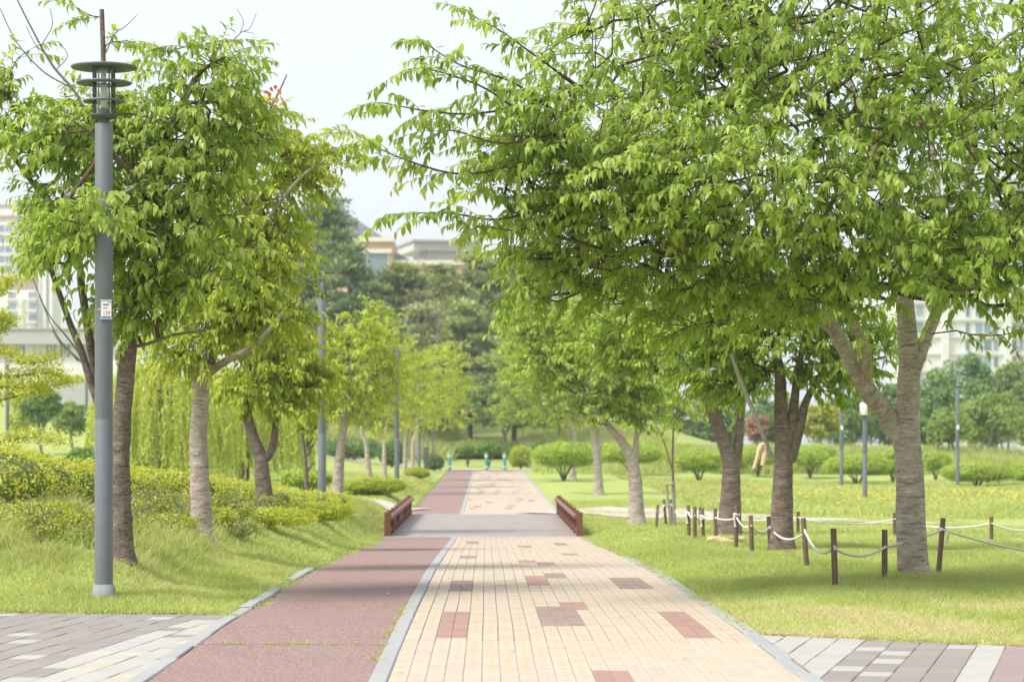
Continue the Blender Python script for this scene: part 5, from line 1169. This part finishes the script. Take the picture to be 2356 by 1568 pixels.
# left apartment block
d = 370; bl_, s = building('apartment_block', 'pale tall apartment block with salmon band at the left edge', -20, 1000, d, R(-8))
X = lambda px: (px + 20) / s
bpart('wall', 'flat_white', bl_, X(-160), X(112), 0, zpx(502, d)); bpart('roof_edge', 'flat_pink', bl_, X(-163), X(114), zpx(502, d), zpx(496, d), -.5, 12.5)
bpart('roof_house', 'flat_white', bl_, X(-90), X(50), zpx(496, d), zpx(472, d), 3, 11); bpart('roof_cap', 'flat_pink', bl_, X(-94), X(54), zpx(472, d), zpx(468, d), 2.6, 11.4)
rows = [zpx(y, d) for y in (526, 549, 573, 596, 619)]
windows(bl_, [X(x) for x in (-120, -80, -28, 4, 22, 42, 64, 88)], rows, 1.7, 1.7, 'pane_blue', 0, 1)
bpart('floor_band', 'flat_pink', bl_, X(-160), X(90), zpx(668, d), zpx(640, d), -.8, 1)
low = bpart('lower_wall', 'flat_white', bl_, X(-160), X(88), 0, zpx(668, d) - .05, -1.2, 1); bpart('green_strip', 'flat_green', bl_, X(57), X(68), zpx(756, d), zpx(690, d), -1.3, 0)
rows = [zpx(y, d) for y in (680, 706, 732)]
windows(bl_, [X(x) for x in (-100, -60, -20, 33, 82)], rows, 2.1, 1.6, 'pane', -1.2, 2)
for z in rows:
    for x in (33, 82):
        m = MB(); box(m, X(x) - 1.4, X(x) + 1.4, -2.2, -1.2, z - 1.35, z - 1.1); m.build('balcony', M['flat_white'], bl_, False)
for q in range(3):
    bpart('pier', 'flat_white', bl_, X(92 + q * 14), X(98 + q * 14), zpx(756, d), zpx(520, d), -.4, 1)
# lower hall in front of it
d = 190; ha, s = building('hall', 'long low pale hall with dark gridded windows behind the left lamp', 60, 1000, d)
X = lambda px: (px - 60) / s
bpart('wall', 'flat_white', ha, X(-200), X(330), -3, zpx(770, d)); bpart('fascia', 'flat_grey', ha, X(-203), X(215), zpx(792, d), zpx(758, d), -1.2, 14); bpart('roof', 'flat_grey', ha, X(-203), X(333), zpx(758, d), zpx(755, d), -1.4, 14.5)
windows(ha, [X(x) for x in (-100, -50, 4, 46, 118, 150, 200, 250)], [zpx(806, d)], 1.35, 1.7, 'pane', 0, 2)
for x in (-70, -24, 25, 76, 84, 96, 178): bpart('pilaster', 'parapet', ha, X(x) - .12, X(x) + .12, zpx(900, d), zpx(792, d), -.25, .2)
bpart('plinth', 'flat_white', ha, X(-200), X(330), -3, zpx(836, d), -.5, .5)
# grey low wall left
m = MB(); box(m, 0, 5.2, 0, .4, 0, 2.5); box(m, 4.4, 5.2, -.5, .9, 0, 2.55)
gw = m.build('garden_wall', M['flat_grey'], None, False); gx_ = at(92, 1000, 92); gw.location = (gx_[0], 92 * K, tz(gx_[0], 92 * K)); tag(gw, 'grey panelled wall behind the small dark tree on the left', 'wall')
# centre building
d = 165; cb, s = building('brick_building', 'orange brick building with dark sloping roof and white parapets above the pines', 850, 1000, d)
X = lambda px: (px - 850) / s
bpart('wall', 'brick', cb, X(600), X(903), 0, zpx(547, d) - .02, 0, 14); bpart('parapet', 'parapet', cb, X(598), X(906), zpx(556, d), zpx(546, d), -.4, 14.4)
m = MB(); y0, y1 = 1.0, 13.0; zt, zb_ = zpx(488, d), zpx(546, d)
v = [(X(610), y0, zb_), (X(884), y0, zb_), (X(884), y1, zb_), (X(610), y1, zb_), (X(720), 5, zpx(470, d)), (X(790), 5, zpx(478, d)), (X(790), 9, zpx(478, d)), (X(720), 9, zpx(470, d))]
m.add(v, BOXF); roof = m.build('roof', M['roof_dark'], cb, False)
for x in (700, 745, 790, 835): m = MB(); obox(m, (X(x), y0 + .05, zb_ + .1), (X(720 + (x - 700) * .5), 5, zpx(476, d) + .1), .15, .12); m.build('roof_rib', M['roof_dark'], roof, False)
bpart('lintel', 'parapet', cb, X(700), X(902), zpx(582, d), zpx(573, d), -.3, .3)
windows(cb, [X(846)], [zpx(607, d)], X(893) - X(800), 2.4, 'pane', 0, 1); windows(cb, [X(846)], [zpx(655, d)], X(893) - X(800), 1.9, 'pane_blue', 0, 2)
bpart('wing', 'brick', cb, X(906) + .02, X(1260), 0, zpx(600, d), .5, 14); bpart('wing_parapet', 'parapet', cb, X(906) + .02, X(1262), zpx(608, d), zpx(598, d), .2, 14.2)
m = MB(); m.add([(X(907), 2, zpx(598, d)), (X(950), 2, zpx(598, d)), (X(950), 10, zpx(598, d)), (X(907), 10, zpx(598, d)), (X(907), 5, zpx(573, d)), (X(909), 5, zpx(573, d)), (X(909), 7, zpx(573, d)), (X(907), 7, zpx(573, d))], BOXF); m.build('side_roof', M['roof_dark'], cb, False)
d = 180; pb, s = building('rooftop_block', 'grey rooftop block with overhanging slab roof above the pines', 1030, 1000, d, R(14)); X = lambda px: (px - 1030) / s
bpart('wall', 'pent', pb, X(985), X(1092), zpx(640, d), zpx(577, d) + .02, .6, 9); bpart('overhang', 'pent', pb, X(950), X(1106), zpx(577, d), zpx(557, d), 0, 11); bpart('roof_slab', 'flat_grey', pb, X(946), X(1110), zpx(557, d), zpx(552, d), -.4, 11.4)
bpart('corner_column', 'flat_grey', pb, X(968), X(978), zpx(640, d), zpx(577, d), .6, 1.2); bpart('base', 'flat_white', pb, X(950), X(1100), 0, zpx(640, d), .2, 10)
# white building behind the cherry leaves
d = 150; wb, s = building('white_building', 'white building glimpsed through gaps in the big cherry leaves', 1330, 1000, d); X = lambda px: (px - 1330) / s
bpart('wall', 'flat_white', wb, X(1290), X(1420), 0, zpx(648, d), 0, 8); bpart('eaves', 'flat_grey', wb, X(1262), X(1440), zpx(648, d), zpx(640, d), -1.2, 8.5)
windows(wb, [X(x) for x in (1305, 1345, 1385)], [zpx(y, d) for y in (668, 700)], 1.1, 1.0, 'pane_teal', 0, 1)
m = MB(); box(m, -14, 12, 0, .4, 0, 3.4); co = m.build('retaining_wall', M['coral'], None, False); co.location = (-1, 121 * K, tz(-1, 121 * K) - .8); tag(co, 'coral retaining wall glimpsed past the path end between trunks', 'wall')
# right apartment block
d = 234; rb, s = building('apartment_block', 'white apartment block with pale teal windows behind the right-hand wood', 2270, 1000, d, R(6)); X = lambda px: (px - 2270) / s
bpart('wall', 'flat_white', rb, X(2090), X(2560), 0, zpx(420, d), 0, 14); bpart('roof_edge', 'flat_grey', rb, X(2085), X(2565), zpx(420, d), zpx(410, d), -.6, 14.6)
rows = [zpx(872 - 39 * k, d) for k in range(12)]
windows(rb, [X(x) for x in (2112, 2252, 2272, 2410, 2500)], rows, 1.25, 1.75, 'pane_teal', 0, 0, ); windows(rb, [X(x) for x in (2225, 2292, 2336, 2352, 2440)], rows, .75, 1.75, 'pane', 0, 0)
for x in (2170, 2318, 2470): bpart('pier', 'flat_white', rb, X(x) - .6, X(x) + .6, 0, zpx(420, d), -.7, .2)
for z in rows: bpart('floor_band', 'flat_white', rb, X(2092), X(2558), z - 1.55, z - 1.2, -.35, .2)

# ------------------------------------------------------------------ small things
b = ground_px(1552, 1211); st = tag(empty('tree_stake', b), 'pale wooden double stake with crossbar holding the sapling', 'stake')
d = b[1] / K
for (x0, y0, x1, y1, r_) in ((1552.5, 1213, 1549, 1106, .034), (1543, 1210, 1533.5, 1113, .02)):
    m = MB(); tube(m, np.array([at(x0, y0 + 4, d), at(x1, y1, d)]) - b, r_, 10); m.build('stake', M['stake'], st)
m = MB(); obox(m, at(1531, 1115, d - .03) - b, at(1551, 1114, d - .03) - b, .04, .03); m.build('crossbar', M['stake'], st, False)
d = 18.5
m = MB(); a0 = at(1775, 1052, d); a1 = at(1682, 815, d - .15); tube(m, catmull([a0 - a0, (a1 - a0) * .35 + [.01, 0, -.01], (a1 - a0) * .7 + [-.015, 0, .01], a1 - a0], 16), np.linspace(.032, .026, 16), 10, rough=.03)
sp = m.build('leaning_pole', M['stake'], None); sp.location = a0; tag(sp, 'leaning wooden pole propped against the three-stemmed cherry', 'pole')
# burlap strap hanging from the pole
bs = at(1752, 1022, d - .08); bu = tag(empty('burlap_strap', bs), 'tan burlap strap hanging in two tails from the leaning pole', 'strap')
def strip(nm, pts, w, th=.012):
    Q = catmull(pts, 16); T = nrm(np.gradient(Q, axis=0)); S_ = nrm(np.cross(T, [0.2, 1, 0.1])); Nn = np.cross(S_, T); m = MB(); V = np.stack([Q - S_ * w / 2 - Nn * th / 2, Q + S_ * w / 2 - Nn * th / 2, Q + S_ * w / 2 + Nn * th / 2, Q - S_ * w / 2 + Nn * th / 2], 1)
    i, j = np.meshgrid(np.arange(15), np.arange(4), indexing='ij'); k = (j + 1) % 4
    m.add(V.reshape(-1, 3), np.stack([i * 4 + j, i * 4 + k, (i + 1) * 4 + k, (i + 1) * 4 + j], -1).reshape(-1, 4)); m.add(V[-1], [[0, 1, 2, 3]]); return m.build(nm, M['burlap'], bu)
strip('long_tail', [np.zeros(3), np.array([-.035, -.02, -.06]), np.array([-.06, -.03, -.17]), np.array([-.10, -.03, -.31])], .05)
strip('short_tail', [np.array([0, 0, .0]), np.array([.03, -.03, -.04]), np.array([.035, -.045, -.14]), np.array([.015, -.03, -.27])], .065)
strip('knot_loop', [np.array([-.02, -.05, -.07]), np.array([0, -.06, 0.005]), np.array([.035, -.05, -.01]), np.array([.04, -.045, -.10])], .04)
# straw sack at the foot of the V-forked cherry
g0 = ground_px(1662, 1250); gs = np.random.default_rng(2); m = MB()
a = np.linspace(0, np.pi, 15); th = np.linspace(0, 2 * np.pi, 28, endpoint=False); prof = np.sin(a) ** .8
V = np.stack([np.repeat(-np.cos(a)[:, None] * .23, 28, 1), prof[:, None] * np.cos(th) * .13, prof[:, None] * np.sin(th) * .065], -1)
V *= (1 + .10 * np.sin(4 * th + 5 * a[:, None]) + .08 * np.sin(9 * a[:, None] + 2 * th))[..., None]; V[..., 2] = np.maximum(V[..., 2], -.03) + .03 + .03 * np.sin(a * 2)[:, None]
i, j = np.meshgrid(np.arange(14), np.arange(28), indexing='ij'); k = (j + 1) % 28
m.add(V.reshape(-1, 3), np.stack([i * 28 + j, i * 28 + k, (i + 1) * 28 + k, (i + 1) * 28 + j], -1).reshape(-1, 4)); tube(m, catmull([(.2, 0, .05), (.28, .02, .06), (.34, .02, .05)], 6), [.05, .03, .035, .045, .05, .03], 10)
sk = m.build('straw_sack', M['sack'], None); sk.location = g0; sk.rotation_euler.z = .15; tag(sk, 'tan straw sack lying at the foot of the V-forked cherry', 'sack')
# banner between trunks and a teal sign, far left
d = 92; p = at(718, 1000, d); zb = tz(p[0], d * K); bn = tag(empty('banner', (p[0], d * K, zb)), 'white and pale blue banner board seen between trunks left of the second lamp', 'sign')
m = MB(); box(m, -.75, .75, 0, .06, zpx(1016, d) - zb, zpx(985, d) - zb); m.build('board', M['white'], bn, False); m = MB(); box(m, -.74, .3, -.012, .0, zpx(1000, d) - zb, zpx(994, d) - zb); m.build('blue_stripe', M['pane_blue'], bn, False)
for x in (-.7, .7): m = MB(); tube(m, [(x, .03, -.1), (x, .03, max(.3, zpx(1016, d) - zb))], .03, 6); m.build('leg', M['steel'], bn)
d = 90; p = at(211, 1000, d); zb = tz(p[0], d * K); ts = tag(empty('teal_sign', (p[0], d * K, zb)), 'small turquoise sign just left of the nearest lamp pole, far off', 'sign')
M['turq'] = plain('turquoise_panel', (0.10, 0.55, 0.55), .5, .04)
m = MB(); box(m, -.3, .35, 0, .05, zpx(1004, d) - zb, zpx(990, d) - zb); m.build('panel', M['turq'], ts, False); m = MB(); tube(m, [(0, .03, -.1), (0, .03, max(.3, zpx(1004, d) - zb))], .03, 6); m.build('leg', M['steel'], ts)
# small dark marker with red reflector
d = 74; p = at(984, 1040, d); mk = tag(empty('marker_post', (p[0], d * K - 3, tz(p[0], d * K - 3))), 'tiny black marker with a red reflector by the dark trimmed shrub', 'marker')
m = MB(); bevbox(m, -.12, .12, -.05, .05, 0, 1.15, .02); m.build('post', M['lamp_dark'], mk, False); m = MB(); lathe(m, [(0, 0), (.05, 0)], 10); o = m.build('reflector', M['red_ink'], mk); o.rotation_euler.x = R(90); o.location = (0, -.055, .95)
# ------------------------------------------------------------------ grass, flowers, litter
def scatter(g, n, xr, yr, dens=None):
    x = g.uniform(*xr, n); y = g.uniform(*yr, n); return x, y
def on_grass(x, y):
    ok = ((x < W_L - 0.01) & ~plaza_left(x, y + 0.03)) | ((x > W_R + 0.01) & ~plaza_right(x, y + 0.03))
    side = (np.abs(y / K - 39.3) < 1.3) & (x < 0) & (x > -8)
    return ok & ~side
def noise2(x, y, s, ph=0.0):
    return (np.sin(x * s + ph) * np.sin(y * s * 1.13 + 1.7 * ph) + np.sin(x * s * 2.3 + y * s * 1.1 + ph) * .6 + np.sin(y * s * 2.9 - x * s * .7 + 2 * ph) * .5) / 2.1
def blades(mb, x, y, h, w, g, tint, lean=.45):
    n = len(x); z = terrain(x, y) - .005; a = g.uniform(0, 6.283, n); B = np.stack([np.cos(a), np.sin(a), 0 * a], 1)
    dirn = np.stack([g.normal(0, lean, n), g.normal(0, lean, n), np.ones(n)], 1); P = np.stack([x, y, z], 1); w = np.broadcast_to(w, (n,))[:, None]; hh = np.asarray(h)[:, None]
    m1 = P + dirn * hh * .55; tip = P + dirn * hh * np.array([1.55, 1.55, 1.0])
    V = np.stack([P - B * w / 2, P + B * w / 2, m1 + B * w * .4, m1 - B * w * .4, tip], 1); k = (np.arange(n) * 5)[:, None]; b0 = mb.n
    mb.add(V.reshape(-1, 3), k + [[0, 1, 2, 3]], np.repeat(tint, 5)); mb.f.append(b0 + k + [[3, 2, 4]])
gg = np.random.default_rng(21)
def grass_patch(label, xr, yr, n, hfun, w, tf, dens):
    n = int(n * 1.45); x, y = scatter(gg, n, xr, (yr[0] * K, yr[1] * K)); keep = on_grass(x, y) & (np.abs(x / y * K * FPX + PX0 - 1178) < 1290)
    keep &= gg.random(n) < dens(x, y / K); x, y = x[keep], y[keep]; m = MB()
    blades(m, x, y, hfun(x, y / K) * gg.uniform(.55, 1.25, len(x)), w * gg.uniform(.7, 1.3, len(x)), gg, np.clip(tf(x, y / K) + gg.normal(0, .17, len(x)), 0, 1))
    o = m.build('grass', M['grass']); kind(o, 'stuff'); o['label'] = label; o['category'] = 'grass'; return o
one = lambda x, y: np.ones_like(x)
dry = lambda x, y: np.clip(noise2(x, y, 1.4, .6), 0, 1) * .5
grass_patch('short grass with dry patches on the near right verge', (2.0, 5.2), (9.0, 13.5), 120000, lambda x, y: .035 + .02 * smooth(3.2, 4.2, x) + .012 * noise2(x, y, 3), .0045, lambda x, y: .50 + .55 * np.clip(noise2(x, y, 1.9, 2.0) + .75 - .5 * smooth(3.0, 4.5, x), 0, 1) * (1 - smooth(12.0, 13.5, y)), lambda x, y: .75 - .3 * dry(x, y))
grass_patch('grass around the big ringed trunk and rope posts', (2.0, 8.0), (13.5, 22), 170000, lambda x, y: .05 + .045 * np.clip(noise2(x, y, 2.1, 1.1), 0, 1) + .10 * np.exp(-((x - 4.25) / .45) ** 2 - ((y - 14.0) / .22) ** 2), .006, lambda x, y: .46 + .22 * noise2(x, y, 1.1, .4), one)
grass_patch('lawn grass under the right row farther off', (2.0, 12.0), (22, 44), 130000, lambda x, y: .05 + .02 * noise2(x, y, 1.3), .012, lambda x, y: .50 + .2 * noise2(x, y, .8, 1.4), one)
grass_patch('long tufty grass round the nearest lamp foot', (-7.0, -2.1), (11.4, 17.5), 150000, lambda x, y: .05 + .13 * np.clip(noise2(x, y, 2.6, .3), 0, 1) * smooth(12.2, 13.2, y) + .12 * smooth(-3.6, -5, x) * smooth(13.5, 15, y), .0055, lambda x, y: .52 + .28 * noise2(x, y, 1.7, .9) + .22 * smooth(14, 16, y) * smooth(-3.2, -4.2, x), lambda x, y: .95 + 0 * x)
grass_patch('verge grass between red lane and hedge', (-5.0, -2.1), (17.5, 37.5), 90000, lambda x, y: .06 + .05 * np.clip(noise2(x, y, 1.9, .3), 0, 1), .010, lambda x, y: .48 + .2 * noise2(x, y, 1.2, .9), one)
grass_patch('lawn grass left beyond the bridge', (-14, -2.1), (40, 62), 60000, lambda x, y: .06 + 0 * x, .03, lambda x, y: .52 + .2 * noise2(x, y, .6, .9), one)
grass_patch('meadow grass on the far right', (6, 30), (38, 66), 90000, lambda x, y: .12 + .14 * np.clip(noise2(x, y, .6, .9), 0, 1), .028, lambda x, y: .5 + .2 * noise2(x, y, .5, .4), one)
grass_patch('tall reedy grass on the bank behind the right meadow', (2.5, 34), (70, 84), 45000, lambda x, y: .6 + .35 * noise2(x, y, .5, .2), .05, lambda x, y: .42 + .2 * noise2(x, y, .4, 1.4), lambda x, y: .1 + .9 * smooth(5, 9, x))
grass_patch('tall pale grass on the slope past the bollards', (-14, 12), (90, 104), 26000, lambda x, y: 1.0 + .4 * noise2(x, y, .5, .2), .06, lambda x, y: .5 + .2 * noise2(x, y, .4, 1.4), one)
grass_patch('tall dry weeds in front of the hedge behind the nearest lamp', (-8.5, -3.2), (13.6, 18.5), 42000, lambda x, y: .20 + .25 * np.clip(noise2(x, y, 1.9, .3), 0, 1), .007, lambda x, y: .62 + .25 * noise2(x, y, 1.7, .9), lambda x, y: .25 + .6 * smooth(-3.5, -5, x))
# weeds and tufts in the joints and along the kerbs
def tufts(label, pts, hh, n=26):
    m = MB()
    for x, y in pts:
        k = int(n * gg.uniform(.5, 1.5)); xs = x + gg.normal(0, .022, k); ys = y + gg.normal(0, .035, k); b0 = len(m.v)
        blades(m, xs, ys, hh * gg.uniform(.5, 1.3, k), .005 * gg.uniform(.7, 1.4, k), gg, np.clip(gg.normal(.5, .15, k), 0, 1), .7)
    o = m.build('weeds', M['grass']); kind(o, 'stuff'); o['label'] = label; o['category'] = 'weeds'; return o
pts = [(XD1 + CW * int(gg.integers(0, 22)) + gg.normal(0, .003), K * gg.uniform(8.4, 24)) for _ in range(160)]
tufts('tiny weeds in the paver joints', pts, .012, 7)
pts = [(gg.choice([-2.0, -2.14]) + gg.normal(0, .04), K * gg.uniform(11.5, 29)) for _ in range(260)] + [(1.93 + abs(gg.normal(0, .06)), K * gg.uniform(10.5, 29)) for _ in range(230)] + [(-.72 + gg.normal(0, .012), K * gg.uniform(9, 13)) for _ in range(18)] + [(gg.uniform(-2.0, -.8), 10.02 * K + gg.normal(0, .02)) for _ in range(9)]
tufts('weeds creeping over the path kerbs', pts, .035, 22)
# soil strip where grass meets the paving
def soil():
    m = MB(); k = 0
    for _ in range(520):
        if gg.random() < .5: x = gg.uniform(-5.2, -2.2); y = PLE - PLS * (x + 2.1) + gg.normal(.0, .04)
        else: x = gg.uniform(2.05, 4.4); y = PRE - PRS * (x - 2.1) + gg.normal(.02, .06)
        L_ = gg.uniform(.02, .06); a = gg.uniform(0, 3.14); z = tz(x, y) + .006
        leaves(m, np.array([[x, y, z]]), np.array([[math.cos(a), math.sin(a), .05]]), np.array([[0, 0, 1.0]]) + gg.normal(0, .2, (1, 3)), [L_], [L_ * .4], [.1], [gg.random()], .1, True)
    o = m.build('dry_litter', M['litter']); kind(o, 'stuff'); o['label'] = 'dry straw litter where the grass meets the plaza paving'; o['category'] = 'litter'
M['litter'] = leaf_mat('dry_litter', [(0, (.34, .25, .13)), (.5, (.5, .4, .24)), (1, (.6, .5, .33))], .2, .2, (1, .95, .8))
soil()
# fallen leaves
m = MB(); n = 70; x = np.concatenate([gg.uniform(-2, 1.9, 40), gg.uniform(2.1, 6, 30)]); y = K * gg.uniform(8.6, 26, n); z = terrain(x, y) + .012; a = gg.uniform(0, 6.283, n)
leaves(m, np.stack([x, y, z], 1), np.stack([np.cos(a), np.sin(a), 0 * a + .1], 1), np.tile([0, 0, 1.0], (n, 1)) + gg.normal(0, .25, (n, 3)), gg.uniform(.03, .07, n), gg.uniform(.02, .035, n), gg.uniform(-.2, .2, n), gg.random(n), .2)
o = m.build('fallen_leaves', M['litter']); kind(o, 'stuff'); o['label'] = 'scattered dry fallen leaves on path and grass'; o['category'] = 'leaves'
# meadow flowers and hedge daisies
def flowers(label, mat, n, fx, size, h):
    m = MB(); x, y = fx(n); n = len(x); z = terrain(x, y) + h * gg.uniform(.6, 1.2, n); C_ = np.stack([x, y, z], 1)
    for q in range(4):
        a = gg.uniform(0, 6.283, n); leaves(m, C_, np.stack([np.cos(a), np.sin(a), .4 + 0 * a], 1), np.stack([0 * a, -.5 + 0 * a, 1 + 0 * a], 1), size * gg.uniform(.7, 1.3, n), size * .8 * np.ones(n), np.zeros(n), gg.random(n), .1, True)
    o = m.build('flowers', M[mat]); kind(o, 'stuff'); o['label'] = label; o['category'] = 'flowers'
flowers('yellow flowers sprinkled over the right meadow', 'yellow_flower', 1100, lambda n: (9 + 16 * gg.random(n) ** .8, K * (43 + 9 * gg.random(n) + 2 * np.sin(gg.random(n) * 6))), .045, .28)
flowers('orange-red flowers on the meadow behind the sapling', 'orange_flower', 110, lambda n: (gg.uniform(5, 10, n), K * gg.uniform(44, 52, n)), .045, .26)
flowers('white daisies standing above the left hedge', 'white_flower', 260, lambda n: (gg.uniform(-9.5, -5.2, n), K * gg.uniform(19.2, 22.5, n)), .022, .98)

# ------------------------------------------------------------------ hazy summer air
def haze():
    m = MB(); box(m, -420, 420, -30, 820, -6, 75); o = m.build('haze', None_mat, None, False); kind(o, 'stuff'); return o
None_mat = bpy.data.materials.new('haze_air'); None_mat.use_nodes = True; nt = None_mat.node_tree; nt.nodes.clear()
pv = node(nt, 'ShaderNodeVolumePrincipled'); pv.inputs['Density'].default_value = 0.0005; pv.inputs['Color'].default_value = (0.93, 0.96, 1.0, 1); pv.inputs['Anisotropy'].default_value = 0.3
oo = node(nt, 'ShaderNodeOutputMaterial'); nt.links.new(pv.outputs[0], oo.inputs['Volume'])
USE_HAZE = True
if USE_HAZE: haze()
